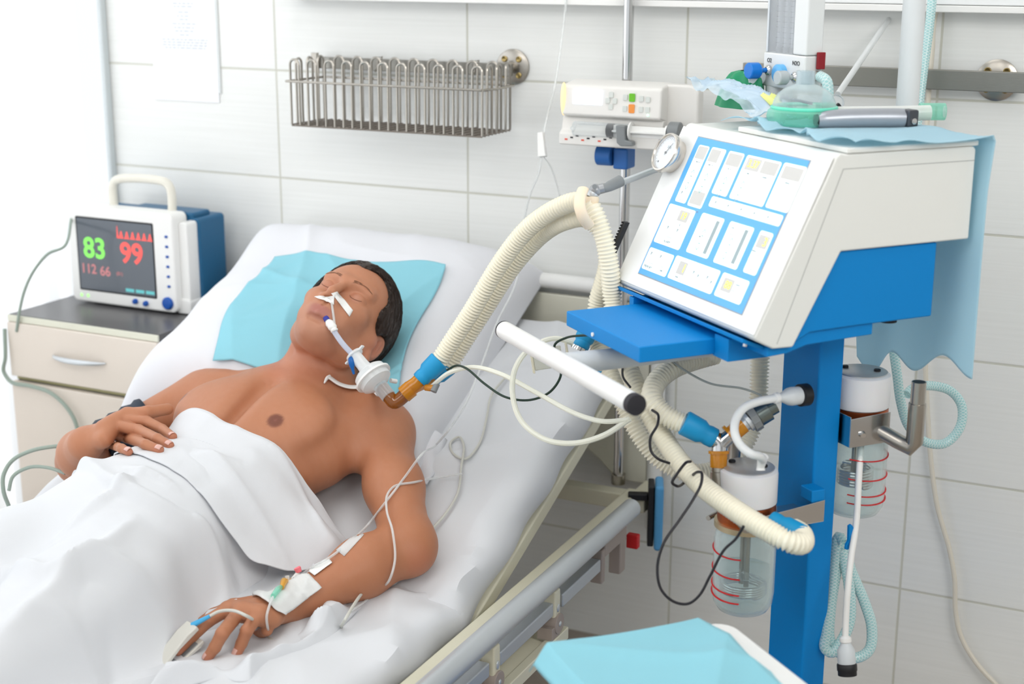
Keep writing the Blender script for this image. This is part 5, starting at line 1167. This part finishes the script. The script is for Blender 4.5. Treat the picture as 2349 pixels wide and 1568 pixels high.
# endotracheal tube and filter
et = thing('endotracheal_tube', 'clear endotracheal tube leading from the corner of his mouth to the filter', 'tube', D(765, 745, 2.74))
mt = hit(746, 728, -.004); mouth = mt if mt is not None else D(746, 728, 2.8)
tm = float((mouth-CAM) @ _f); M_et = clear('clear_bluish_tube', (214, 222, 240), .5, .12, .9)
dp_ = lambda x, y, k: D(x, y, tm+(2.685-tm)*k)
part('tube_body', G().tube(catmull([mouth, dp_(756, 742, .15), dp_(768, 762, .35), dp_(786, 788, .65), dp_(812, 816, .95), dp_(818, 822, 1)], 6), .0052, 18, caps=False), M_et, et)
part('bite_tape', G().tube(catmull([dp_(752, 736, .1), dp_(758, 744, .2), dp_(764, 752, .3), dp_(768, 760, .38)], 3), [.005, .0068, .0082, .0078, .008, .0085, .008, .0062, .0075, .006][:10], 14), M_white, et)
part('blue_line', G().tube([mouth, dp_(751, 735, .1)], .0057, 14), mat('blue_mark', (40, 50, 150), .5), et)
pb = part('pilot_balloon', G().tube(catmull([dp_(803, 812, 1.12), dp_(806, 826, 1.15), dp_(808, 842, 1.15), dp_(812, 858, 1.13)], 4), [.002, .003, .004, .0055, .006, .006, .0058, .005, .004, .003, .0028, .0025, .002], 12), mat('balloon_blue', (0, 92, 168), .3), et)
fl = thing('breathing_filter', 'round white and clear breathing filter resting on his shoulder', 'filter', D(850, 868, 2.67))
a, b = D(812, 812, 2.69), D(884, 900, 2.655); q = lambda t: a+(b-a)*t; FT = look(a, b-a); Ln = np.linalg.norm(b-a)
M_ff = clear('frosted_white', (240, 243, 244), .62, .2, .7)
part('inlet', G(FT).lathe([(.0165, .0), (.0165, .004), (.0115, .005), (.0120, .030), (.0135, .040)], seg=28, caps=False), M_ff, fl)
part('inlet_wings', G(FT).box(-.024, .024, -.004, .004, .0, .004), M_ff, fl, bevel=.001)
part('upper_shell', G(FT).lathe([(.013, .040), (.026, .044), (.031, .048), (.032, .058)], seg=44, caps=False), M_ff, fl)
part('filter_disc', G(FT).lathe([(.031, .0575), (.0365, .0585), (.0365, .0625), (.031, .0635)], seg=48), M_white, fl)
part('lower_shell', G(FT).lathe([(.031, .063), (.030, .072), (.022, .078), (.014, .081)], seg=44, caps=False), M_ff, fl)
part('outlet', G(FT).lathe([(.014, .080), (.0135, .108), (.0125, .109)], seg=28, caps=False), M_clearp, fl)
part('sample_port', G(FT).tube([(.012, -.030, .076), (.015, -.042, .080)], .0042, 14), M_white, fl)
# tapes on the face
def decal(name, quad, M, par, n=10, off=.0012, tree=None, solid=.0006, wob=0):
    A = []
    for i in range(n):
        r = []
        for j in range(n):
            t, w = i/(n-1), j/(n-1); p = (np.array(quad[0])*(1-w)+np.array(quad[1])*w)*(1-t)+(np.array(quad[3])*(1-w)+np.array(quad[2])*w)*t
            h = hit(p[0], p[1], off+wob*vnoise(np.array(p[0]*.07), np.array(p[1]*.07), 3), tree); r.append(h)
        A.append(r)
    ok = [(i, j) for i in range(n) for j in range(n) if A[i][j] is not None]
    for i in range(n):                          # beyond the silhouette the strip folds over the last skin point
        for j in range(n):
            if A[i][j] is None: a_, b_ = min(ok, key=lambda q: (q[0]-i)**2+(q[1]-j)**2); A[i][j] = A[a_][b_]-np.array([0, 0, .0015])*max(abs(a_-i), abs(b_-j))
    return part(name, G().grid(A), M, par, solid=solid, ang=180)
M_tape = mat('white_tape', (240, 240, 238), .8)
nt = thing('nasal_tape', 'strips of white tape across his upper lip and cheek holding a thin tube', 'tape', hit(765, 690, 0))
decal('tape_strip', [(760, 672), (772, 668), (809, 712), (801, 726)], M_tape, nt, 12, .0016); decal('tape_strip', [(723, 683), (735, 679), (768, 676), (766, 699)], M_tape, nt, 12, .0028, wob=.002)
q1 = [hit(762, 694, .003), hit(761, 706, .003), hit(763, 722, .003), dp_(768, 746, .25)]
part('thin_tube', G().tube(catmull(q1, 6), .0022, 10), M_line, nt)
tt = thing('tube_tie', 'white woven tie with frayed ends lying across his collar bone', 'tie', D(800, 895, 2.7))
P = [hit(x, y, .006) for x, y in ((752, 868), (775, 884), (800, 892), (828, 894), (852, 897))]; P = [p for p in P if p is not None]+[D(872, 905, 2.70)]
part('band', G().tube(catmull(P, 6), .0075, 12, squash=.35), M_tape, tt)
for k in range(6): e = hit(742+3*k, 882-6*k+k*k*.6, .004); e = P[0] if e is None else e; part('frayed_end', G().tube([P[0], (P[0]+e)/2+EN*.002, e], [.0035, .003, .0014], 8), M_tape, tt)

# ================================================================ silicone tubes and cables around the handle
M_sil = clear('milky_silicone_tube', (250, 250, 238), .6, .2, .6); M_cable = mat('dark_cable', (30, 28, 34), .45); M_gc = mat('grey_cable', (178, 182, 176), .45); M_spo = mat('pale_grey_cable', (206, 206, 198), .5)
line('silicone_tube', 'milky silicone tube from the amber connector to behind the push handle', 'tube', [D(990, 886, 2.65), D(1030, 855, 2.62), D(1085, 842, 2.58), (D(1150, 858, 2.52)), D(1230, 900, 2.46), D(1320, 948, 2.40), D(1385, 966, 2.36), D(1440, 962, 2.34)], .0042, M_sil, 'silicone pressure tubes')
line('silicone_tube', 'milky silicone tube hanging in a big loop under the push handle', 'tube', [D(1330, 792, 2.50), D(1270, 776, 2.50), D(1215, 800, 2.49), D(1182, 845, 2.47), D(1176, 905, 2.45), D(1198, 968, 2.42), D(1252, 1008, 2.40), D(1318, 1016, 2.38), D(1385, 998, 2.36), D(1445, 960, 2.34)], .0046, M_sil, 'silicone pressure tubes')
line('sensor_cable', 'black sensor cable sagging between the amber connector and the push handle', 'cable', [D(1026, 848, 2.63), D(1048, 838, 2.6), D(1072, 846, 2.57), D(1112, 880, 2.54), D(1162, 911, 2.5), D(1215, 917, 2.48), D(1262, 898, 2.46), D(1286, 862, 2.46), D(1280, 825, 2.48), D(1272, 792, 2.48), D(1300, 774, 2.46), D(1352, 768, 2.42)], .0021, mat('dark_green_cable', (14, 46, 32), .4))
wt = thing('water_trap', 'clear plastic water trap block hanging behind the white push handle', 'water trap', D(1245, 830, 2.5))
WT = look(D(1222, 826, 2.50), D(1310, 812, 2.50)-D(1222, 826, 2.50), _u)
part('plate', G(WT).box(-.022, .022, -.017, .017, -.003, .001), M_hose, wt, bevel=.001); part('body', G(WT).box(-.018, .018, -.014, .014, .001, .050), clear('clear_block', (232, 232, 220), .3, .1), wt, bevel=.002)
part('inner_nozzle', G(WT).tube([(0, 0, .01), (0, 0, .022), (0, 0, .04)], [.003, .007, .006], 16), M_ff, wt); part('plate', G(WT).box(-.021, .021, -.016, .016, .058, .0615), M_hose, wt, bevel=.001)
bc = thing('blue_tube_connector', 'blue rubber connector with metal ring hanging under the blue tray', 'connector', D(1340, 800, 2.48)); cuff(D(1352, 752, 2.49), D(1330, 800, 2.48), bc, .0165)
part('metal_ring', G().tube([D(1332, 796, 2.48), D(1328, 804, 2.48)], .0155, 20), M_chrome, bc)
bc = thing('blue_tube_connector', 'blue rubber connector peeping out below the grey handle arm', 'connector', D(1395, 855, 2.5)); cuff(D(1378, 838, 2.51), D(1404, 862, 2.50), bc, .0165)
line('sensor_cable', 'black cable dropping behind the handle end and along the hoses', 'cable', [D(1428, 838, 2.40), D(1430, 866, 2.36), D(1446, 888, 2.34)], .0019, M_cable)
line('sensor_cable', 'black cable bowing out left of the corrugated hoses below the handle cap', 'cable', [D(1496, 940, 2.31), D(1510, 952, 2.29), D(1508, 974, 2.28), D(1492, 1004, 2.28), D(1494, 1035, 2.28), D(1510, 1052, 2.28), D(1536, 1062, 2.29)], .0021, M_cable)
line('sensor_cable', 'long black cable looping around the hose and hanging down in front of the filled jar', 'cable', [D(1584, 1058, 2.26), D(1572, 1062, 2.24), D(1552, 1088, 2.235), D(1542, 1106, 2.235), D(1552, 1114, 2.24), D(1575, 1102, 2.30), D(1600, 1082, 2.23), D(1610, 1086, 2.21), D(1608, 1110, 2.20), D(1590, 1145, 2.19), D(1560, 1190, 2.18), D(1522, 1246, 2.17), D(1508, 1300, 2.17), D(1516, 1350, 2.17), D(1545, 1379, 2.17), D(1578, 1384, 2.17), D(1604, 1365, 2.165), D(1628, 1322, 2.16), D(1660, 1262, 2.15), D(1688, 1235, 2.14), D(1706, 1206, 2.13)], .0022, M_cable)
line('sensor_cable', 'thin grey cable sagging from under the tray to the round plug', 'cable', [D(1540, 828, 2.36), D(1580, 855, 2.35), D(1632, 880, 2.34), D(1700, 890, 2.33), D(1736, 902, 2.32), D(1750, 912, 2.30)], .0019, M_gc)
# metal Y with amber rings and valve
my = thing('metal_y_piece', 'polished metal Y-piece with amber rings, silver valve and blue cuff above the jar', 'y-piece', D(1648, 1010, 2.30))
t_ = 2.30
cuff(D(1568, 968, t_), D(1640, 1006, t_), my, .0190)
part('y_body', G().tube(catmull([D(1626, 998, t_), D(1640, 1006, t_), D(1650, 1018, t_), D(1650, 1034, t_)], 4), .0125, 24).tube([D(1650, 1022, t_), D(1660, 1010, t_), D(1680, 994, t_)], [.0125, .0125, .0118], 24), M_chrome, my)
part('amber_ring', G().tube([D(1649, 1033, t_), D(1649, 1034, t_), D(1649, 1040, t_), D(1649, 1040.5, t_), D(1648, 1072, t_)], [.0155, .0162, .0162, .0135, .0130], 28), M_amber, my)
part('amber_ring', G().tube([D(1672, 1000, t_), D(1677, 996, t_), D(1678, 995.5, t_), D(1706, 974, t_)], [.0180, .0180, .0135, .0130], 28), M_amber, my)
part('down_tube', G().tube([D(1648, 1070, t_), D(1647, 1082, t_), D(1647, 1083, t_), D(1645, 1125, t_)], [.0108, .0108, .0122, .0122], 24), M_steel, my)
v = [D(1700, 978, t_), D(1712, 970, t_), D(1713, 969, t_), D(1720, 964, t_), D(1721, 963, t_), D(1736, 954, t_), D(1737, 953, t_), D(1761, 938, t_), D(1762, 937, t_), D(1778, 928, t_)]
part('valve', G().tube(v[:5], [.0115, .0115, .0165, .0165, .0165], 28), M_alu, my); part('valve_nut', G().tube(v[4:6], [.0215, .0215], 12), M_grey, my, ang=20); part('valve_cap', G().tube(v[6:], [.0185, .0185, .0135, .0135], 28), mat('tinted_steel', (126, 136, 134), .25, .9), my)
# plug on the column with its cable to the jar
cp_ = thing('power_plug', 'white round plug with black ring pushed into the blue column', 'plug', mw(-.01, -.02, .845))
c0, c1 = D(1838, 906, 2.27), D(1760, 915, 2.24)
PTm = look(c0+(c0-c1)*.02, c1-c0, _u); part('screw_ring', G(PTm).lathe([(.0145, -.012), (.0175, -.010), (.0175, .004), (.0140, .006)], seg=28), M_black, cp_)
part('plug_body', G(PTm).lathe([(.0138, .004), (.0145, .020), (.0135, .026), (.0070, .040), (.0062, .046)], seg=28), mat('plug_white', (214, 218, 220), .35), cp_)
part('cable_grip', G(PTm).lathe([(.0062, .044), (.0085, .046), (.0085, .052), (.0060, .054)], seg=20), M_white, cp_)
e0 = (PTm @ np.array([0, 0, .052, 1]))[:3]
part('cable', G().tube(catmull([e0, D(1735, 922, 2.235), D(1706, 936, 2.225), D(1688, 962, 2.215), D(1686, 995, 2.20), D(1700, 1022, 2.195), D(1722, 1040, 2.19), D(1742, 1046, 2.20), D(1750, 1054, 2.215)], 8), .0066, 14), mat('milky_cable', (228, 230, 230), .4, sss=.1), cp_)
part('boot', G().tube([D(1752, 1046, 2.215), D(1748, 1056, 2.22), D(1745, 1070, 2.225), D(1745, 1078, 2.225)], [.0075, .0075, .006, .0072], 14), M_white, cp_)
# blue cuff where the hose meets the jar
hc_ = thing('jar_hose_cuff', 'blue rubber cuff joining the corrugated hose to the filled jar', 'cuff', D(1805, 1210, 2.18)); cuff(D(1842, 1232, 2.16), D(1768, 1192, 2.19), hc_, .0175)
# white cord with plug hanging from the second jar
wc = thing('power_cable', 'white power cord with round plug hanging free in front of the green coiled hose', 'cord', D(1942, 1530, 2.33))
part('cord', G().tube(catmull([D(1970, 918, 2.38), D(1974, 935, 2.37), D(1976, 1000, 2.36), D(1970, 1100, 2.35), D(1964, 1200, 2.35), D(1952, 1280, 2.34), D(1944, 1360, 2.33), D(1940, 1430, 2.33), D(1939, 1462, 2.33)], 8), .0052, 14), M_white, wc)
T_ = look(D(1939, 1458, 2.33), D(1943, 1530, 2.33)-D(1939, 1458, 2.33), _r)
part('cable_grip', G(T_).lathe([(.0062, 0), (.0095, .003), (.0095, .009), (.0070, .011)], seg=20), M_white, wc); part('plug_body', G(T_).lathe([(.0070, .010), (.0138, .022), (.0142, .042), (.0138, .044)], seg=28), mat('plug_grey_white', (206, 212, 216), .35), wc); part('screw_ring', G(T_).lathe([(.0142, .043), (.0158, .045), (.0158, .054), (.0148, .056), (.0148, .062)], seg=28), M_black, wc)
# braided hoses
def braid_mat():
    M = clear('braided_green_hose', (192, 232, 232), .7, .2, .6); N = M.node_tree; L = N.links.new; p = N.nodes['Principled BSDF']; uv = N.nodes.new('ShaderNodeAttribute'); uv.attribute_name = 'hose_uv'
    sp_ = N.nodes.new('ShaderNodeSeparateXYZ'); L(uv.outputs['Vector'], sp_.inputs[0])
    def mth(op, a, b=None):
        n = N.nodes.new('ShaderNodeMath'); n.operation = op
        for i, q in enumerate((a, b)):
            if q is None: continue
            if isinstance(q, (int, float)): n.inputs[i].default_value = q
            else: L(q, n.inputs[i])
        return n.outputs[0]
    o = []
    for s in (1, -1): o.append(mth('LESS_THAN', mth('FRACT', mth('ADD', mth('MULTIPLY', sp_.outputs[0], 5*s), mth('MULTIPLY', sp_.outputs[1], 190))), .24))
    k = mth('MAXIMUM', o[0], o[1]); mx = N.nodes.new('ShaderNodeMix'); mx.data_type = 'RGBA'; mx.inputs['A'].default_value = srgb(176, 222, 224); mx.inputs['B'].default_value = srgb(232, 246, 246); L(k, mx.inputs['Factor']); L(mx.outputs['Result'], p.inputs['Base Color']); return M
M_braid = braid_mat()
def braided(pts, r, name, parent=None, n=10):
    P, t = resample(catmull(pts, n), .004); o = part(name, G().tube(P, r, 16, caps=False), M_braid, parent, ang=180)
    at_ = o.data.attributes.new('hose_uv', 'FLOAT_VECTOR', 'POINT'); uv = np.array([[k/16, t[i], 0] for i in range(len(P)) for k in range(16)], np.float32); at_.data.foreach_set('vector', uv.ravel()); return o
bh = thing('coiled_braided_hose', 'pale green braided hose coiled in loops over the small blue column hook', 'hose', D(1935, 1230, 2.42))
braided([D(1936, 1245, 2.41), D(1924, 1230, 2.42), D(1916, 1270, 2.42), D(1908, 1350, 2.42), D(1896, 1450, 2.42), D(1892, 1485, 2.42), D(1908, 1496, 2.42), D(1930, 1470, 2.42), D(1950, 1420, 2.42), D(1946, 1330, 2.42), D(1930, 1260, 2.42)], .0088, 'hose_loop', bh)
braided([D(1940, 1250, 2.43), D(1950, 1300, 2.43), D(1985, 1385, 2.43), D(2000, 1440, 2.43), D(1994, 1490, 2.43), D(1965, 1508, 2.43), D(1930, 1500, 2.43), D(1905, 1470, 2.43), D(1905, 1400, 2.43), D(1920, 1300, 2.43), D(1928, 1250, 2.43)], .0088, 'hose_loop', bh)
braided([D(1932, 1240, 2.44), D(1912, 1300, 2.44), D(1888, 1400, 2.44), D(1885, 1480, 2.45)], .0088, 'hose_loop', bh)
b2 = braided([D(2048, 742, 2.52), D(2050, 800, 2.52), D(2058, 860, 2.52), D(2066, 920, 2.53), D(2084, 976, 2.55), D(2120, 1012, 2.57), D(2168, 1016, 2.58), D(2202, 980, 2.58), D(2206, 930, 2.58), D(2180, 896, 2.58), D(2130, 884, 2.57), D(2092, 892, 2.55), D(2080, 905, 2.54)], .0082, 'braided_hose')
tag(b2, 'pale green braided hose looping beside the steel elbow of the empty jar', 'hose')
b3 = braided([D(2142, -40, 2.66), D(2132, 60, 2.66), D(2120, 150, 2.66), D(2110, 230, 2.66), D(2102, 310, 2.66), D(2094, 440, 2.64), D(2080, 560, 2.62)], .0082, 'braided_hose'); tag(b3, 'pale green braided hose hanging down from above at the upper right', 'hose')
b4 = braided([mw(-.172, .094, 1.325), mw(-.150, .092, 1.318), mw(-.142, .09, 1.295), mw(-.14, .085, 1.265)], .0088, 'braided_hose'); tag(b4, 'short pale green braided hose dropping from the right side of the flowmeter block', 'hose')
line('hanging_cable', 'cream cable hanging down the tiled wall at the far right', 'cable', [(1.545, -.03, 1.60)]+[at(x, y, 1, -.02) for x, y in ((2146, 30), (2138, 120), (2128, 250), (2124, 500), (2122, 800), (2128, 950), (2136, 1060), (2150, 1160), (2178, 1260), (2190, 1330), (2192, 1400), (2205, 1460), (2240, 1520), (2300, 1585))], .0048, mat('cream_cord', (224, 218, 204), .5))
rd = thing('slanting_rod', 'thin clear plastic rod slanting up from the ventilator top to the white post', 'rod', D(1925, 215, 2.62)); part('rod', G().tube([D(1922, 216, 2.60), D(2068, 2, 2.84)], .0055, 16), M_ff, rd); part('round_end', G(look(D(1918, 234, 2.60), -_f)).ring(FI, .013, .0016, 28, 6).lathe([(.0125, 0), (.0001, 0)], seg=28, caps=False), M_clearp, rd)
# blood pressure cuff and its tubes, monitor cable
cf = hit(322, 925, .004); 
cuf = thing('blood_pressure_cuff', 'dark navy blood pressure cuff around his right upper arm', 'cuff', RS*.5+RE_*.5)
ax2 = RE_-RS; P = [RS+ax2*t for t in np.linspace(.42, .80, 12)]
part('fabric_band', G().tube(P, [.0525+.0025*sin(i*2.1) for i in range(12)], 36, caps=False), mat('navy_nylon', (30, 42, 58), .6, bump=.4, bs=120), cuf, solid=.004)
def mcable(label, pts, r=.0048): return line('monitor_cable', label, 'cable', pts, r, mat('grey_green_cable', (150, 164, 154), .45) if 'grey_green_cable' not in bpy.data.materials else bpy.data.materials['grey_green_cable'])
mcable('grey cable curving from the left side of the monitor down behind the cabinet', [(-.458, -.21, .90), D(146, 566, 3.42), D(110, 582, 3.42), D(75, 625, 3.42), D(55, 670, 3.42), D(45, 712, 3.42), D(38, 760, 3.44)], .0035)
mcable('grey cable running across the front of the bedside cabinet', [(-.526, -.385, .66)]+[at(x, y, 1, -.395) for x, y in ((12, 820), (8, 850), (25, 875), (70, 885), (115, 900), (150, 930), (172, 965), (180, 1000), (178, 1030))]+[D(178, 1060, 3.1)])
mcable('grey cable arching from his wrist down at the left edge of the picture', [D(155, 1022, 2.84), D(120, 1024, 2.84), D(70, 1034, 2.84), D(28, 1056, 2.84), D(8, 1090, 2.84), D(8, 1125, 2.84), D(20, 1160, 2.86)], .0040)
mcable('thin grey cable arching just below the first one beside the sheet', [D(150, 1085, 2.80), D(110, 1072, 2.82), D(65, 1072, 2.84), D(30, 1092, 2.84), D(20, 1125, 2.84)], .0035)
# infusion lines on the bed
BM = BVHTree.FromPolygons([tuple(p) for p in V], faces)
def over(x, y, tflat, off=.004):
    h = hit(x, y, off); return h if h is not None else D(x, y, tflat)
def onm(x, y, z=.006):
    z += .008                         # on the mattress top
    p = bl(x, y, .1+z)
    if p[1] < -.86: p = at(x, y, 2, .449+z)
    return p
line('infusion_line', 'clear infusion line running over his upper arm down to the wrist dressing', 'infusion line', [D(1118, 800, 2.93), D(1092, 870, 2.86), D(1066, 930, 2.80), D(1030, 985, 2.74), onm(1000, 1020, .02), over(962, 1048, 2.6), over(930, 1092, 2.6), over(908, 1128, 2.6, .006), over(885, 1160, 2.6, .006), over(848, 1198, 2.6, .008), D(805, 1240, 2.50), over(760, 1286, 2.5, .008), over(722, 1306, 2.5, .006), over(690, 1318, 2.5, .008)], .0021, M_line)
line('infusion_line', 'second thin clear line crossing his upper arm and falling past the elbow', 'infusion line', [onm(1060, 1086, .02), onm(1000, 1096, .015), over(948, 1108, 2.6), over(905, 1118, 2.6), over(892, 1138, 2.58, .006), over(894, 1180, 2.58, .01), over(899, 1230, 2.58, .012), over(897, 1285, 2.5, .01), over(884, 1325, 2.5, .01), onm(862, 1352), onm(838, 1378), onm(806, 1400)], .0021, M_line)
line('oximeter_cable', 'pale grey cable looping on the mattress beside his upper arm', 'cable', [onm(1162, 862), onm(1128, 905), onm(1116, 960), onm(1098, 1020), onm(1068, 1052), onm(1040, 1040), onm(1034, 1014), onm(1052, 1002), onm(1064, 1024, .012), onm(1058, 1070), onm(1050, 1130), onm(1022, 1178), onm(992, 1212)], .0024, M_spo)
# wrist dressing and cannula
dr_ = thing('wrist_dressing', 'square white gauze dressing taped over his left wrist', 'dressing', hit(650, 1370, .0))
M_gz = cloth('gauze', (240, 241, 240), .2, .3, 300)
decal('gauze_pad', [(566, 1356), (710, 1322), (735, 1350), (645, 1412)], M_gz, dr_, 22, .004, solid=.0015, wob=.006)
decal('gauze_flap', [(606, 1326), (650, 1318), (672, 1338), (612, 1352)], M_gz, dr_, 12, .010, solid=.0015, wob=.010)
decal('tape_strip', [(694, 1302), (757, 1284), (763, 1292), (722, 1322)], M_tape, dr_, 12, .003)
decal('clear_tape', [(772, 1262), (846, 1196), (858, 1202), (790, 1276)], clear('transparent_tape', (246, 247, 247), .35, .3), dr_, 10, .0012)
ca = thing('cannula', 'pink, orange and teal cannula resting on the wrist dressing', 'cannula', hit(650, 1355, .012))
cz = lambda x, y, o=.013: (lambda h: h if h is not None else D(x, y, 2.45))(hit(x, y, o))
part('pink_cap', G().tube([cz(681, 1300, .016), cz(682, 1302, .016), cz(686, 1312, .014)], [.0045, .0062, .005], 14), mat('pink_plastic', (250, 130, 140), .4), ca)
part('white_hub', G().tube([cz(686, 1314), cz(674, 1328)], .005, 14), M_white, ca)
part('orange_body', G().tube([cz(674, 1328), cz(662, 1336), cz(654, 1350), cz(645, 1363)], [.0045, .0050, .0058, .0038], 14), mat('orange_plastic', (240, 176, 60), .35, trans=.2), ca)
part('teal_hub', G().tube([cz(645, 1362), cz(636, 1368), cz(622, 1384)], [.0035, .0048, .0042], 14), M_green, ca)
part('extension_line', G().tube(catmull([cz(620, 1386), cz(611, 1396, .009), cz(607, 1412, .006), cz(612, 1432, .005), cz(626, 1450, .004)], 6), .0021, 8), M_line, ca)
# pulse oximeter
ox = thing('pulse_oximeter', 'pale grey pulse oximeter clip with blue boot on his left index finger', 'oximeter', LH[0][3])
F0, F1 = LH[0][1], LH[0][3]; dF = nrm(F1-F0); OT = look(F1+dF*.030, -dF, (0, 0, 1)); OT[:3, :3] *= 1.3; M_ox = mat('oximeter_grey', (214, 212, 204), .45)
# OT: z towards the hand, x up
part('upper_shell', G(OT).prism([(.002, .0), (.008, -.002), (.0155, .040), (.0145, .056), (.0078, .056), (.0068, .024)], -.0115, .0115, T=fr((0, 0, 0), [1, 0, 0], [0, 0, 1], [0, -1, 0])), M_ox, ox, bevel=.0025, seg=3)
part('lower_shell', G(OT).prism([(-.001, .0), (-.007, .0), (-.0135, .044), (-.0115, .052), (-.0075, .052), (-.0065, .020)], -.0115, .0115, T=fr((0, 0, 0), [1, 0, 0], [0, 0, 1], [0, -1, 0])), M_ox, ox, bevel=.002, seg=3)
part('hinge_pin', G(OT).tube([(.0, -.012, .010), (.0, .012, .010)], .0028, 12), M_grey, ox); part('sensor_pad', G(OT).box(-.0075, -.0060, -.009, .009, .02, .045), M_grey, ox, bevel=.001)
tip = (OT @ np.array([.012, 0, .055, 1]))[:3]
part('blue_boot', G().tube([tip, D(482, 1412, float((tip-CAM) @ _f)-.01)], [.0048, .0030], 14), mat('sky_blue_boot', (80, 180, 232), .4), ox)
tp = float((tip-CAM) @ _f)
part('cable', G().tube(catmull([D(482, 1412, tp-.01), D(502, 1402, tp-.01), D(535, 1400, tp-.02), D(566, 1412, tp-.03), D(596, 1440, 2.40), onm(622, 1466, .004), onm(640, 1472, .003)], 8), .0026, 12), M_spo, ox)
part('cable', G().tube(catmull([onm(552, 1444, .01), D(585, 1434, 2.41), D(620, 1434, 2.405), D(660, 1448, 2.40), D(700, 1464, 2.40), D(742, 1470, 2.41), D(770, 1452, 2.44), onm(792, 1420, .03), onm(812, 1386, .03), onm(838, 1352, .02), onm(862, 1338, .01)], 8), .0026, 12), M_spo, ox)

# ================================================================ instrument table under a blue drape, front right
zt_ = .60
tbl = thing('instrument_table', 'small white metal table under a light blue cloth at the bottom edge', 'table', (1.44, -1.3, 0))
pa, pb_, pc, pd_ = at(1276, 1494, 2, zt_), at(1640, 1424, 2, zt_), at(1835, 1568, 2, zt_), at(1225, 1568, 2, zt_)
ex_ = nrm(pb_-pa); ey_ = np.array([ex_[1], -ex_[0], 0]); TTb = fr(pa, ex_, ey_, [0, 0, 1]); Wt = np.linalg.norm(pb_-pa)+.02
part('table_top', G(TTb).prism(rrect(-.01, Wt, .0, .42, .03), -.03, -.002), M_white, tbl, bevel=.003)
for a in (.02, Wt-.03):
    for b in (.03, .39): part('leg', G(TTb).tube([(a, b, -zt_), (a, b, -.03)], .011, 14), M_chrome, tbl)
A = np.zeros((80, 90, 3))
for i, t in enumerate(np.linspace(0, 1, 80)):
    for j, w in enumerate(np.linspace(0, 1, 90)):
        x, y = -.035+(Wt+.01)*t, -.018+.42*w; z = .004+.014*float(folds(np.array(x), np.array(y), .6, 4, 2.5, 33))+.006*float(folds(np.array(x), np.array(y), 2.1, 9, 4, 34))
        e = max(0, .0-x, ); z -= 1.4*max(0, -.015-x)+.8*max(0, x-Wt+.045)+1.2*max(0, -.004-y); y2 = y+.03*max(0, .25-t)*(1-w)
        A[i, j] = (x, y2, z)
td = part('table_drape', G(TTb).grid(A[::-1]), M_pad, solid=.001); tag(td, 'light blue non-woven cloth spread over the small table in the foreground', 'cloth')
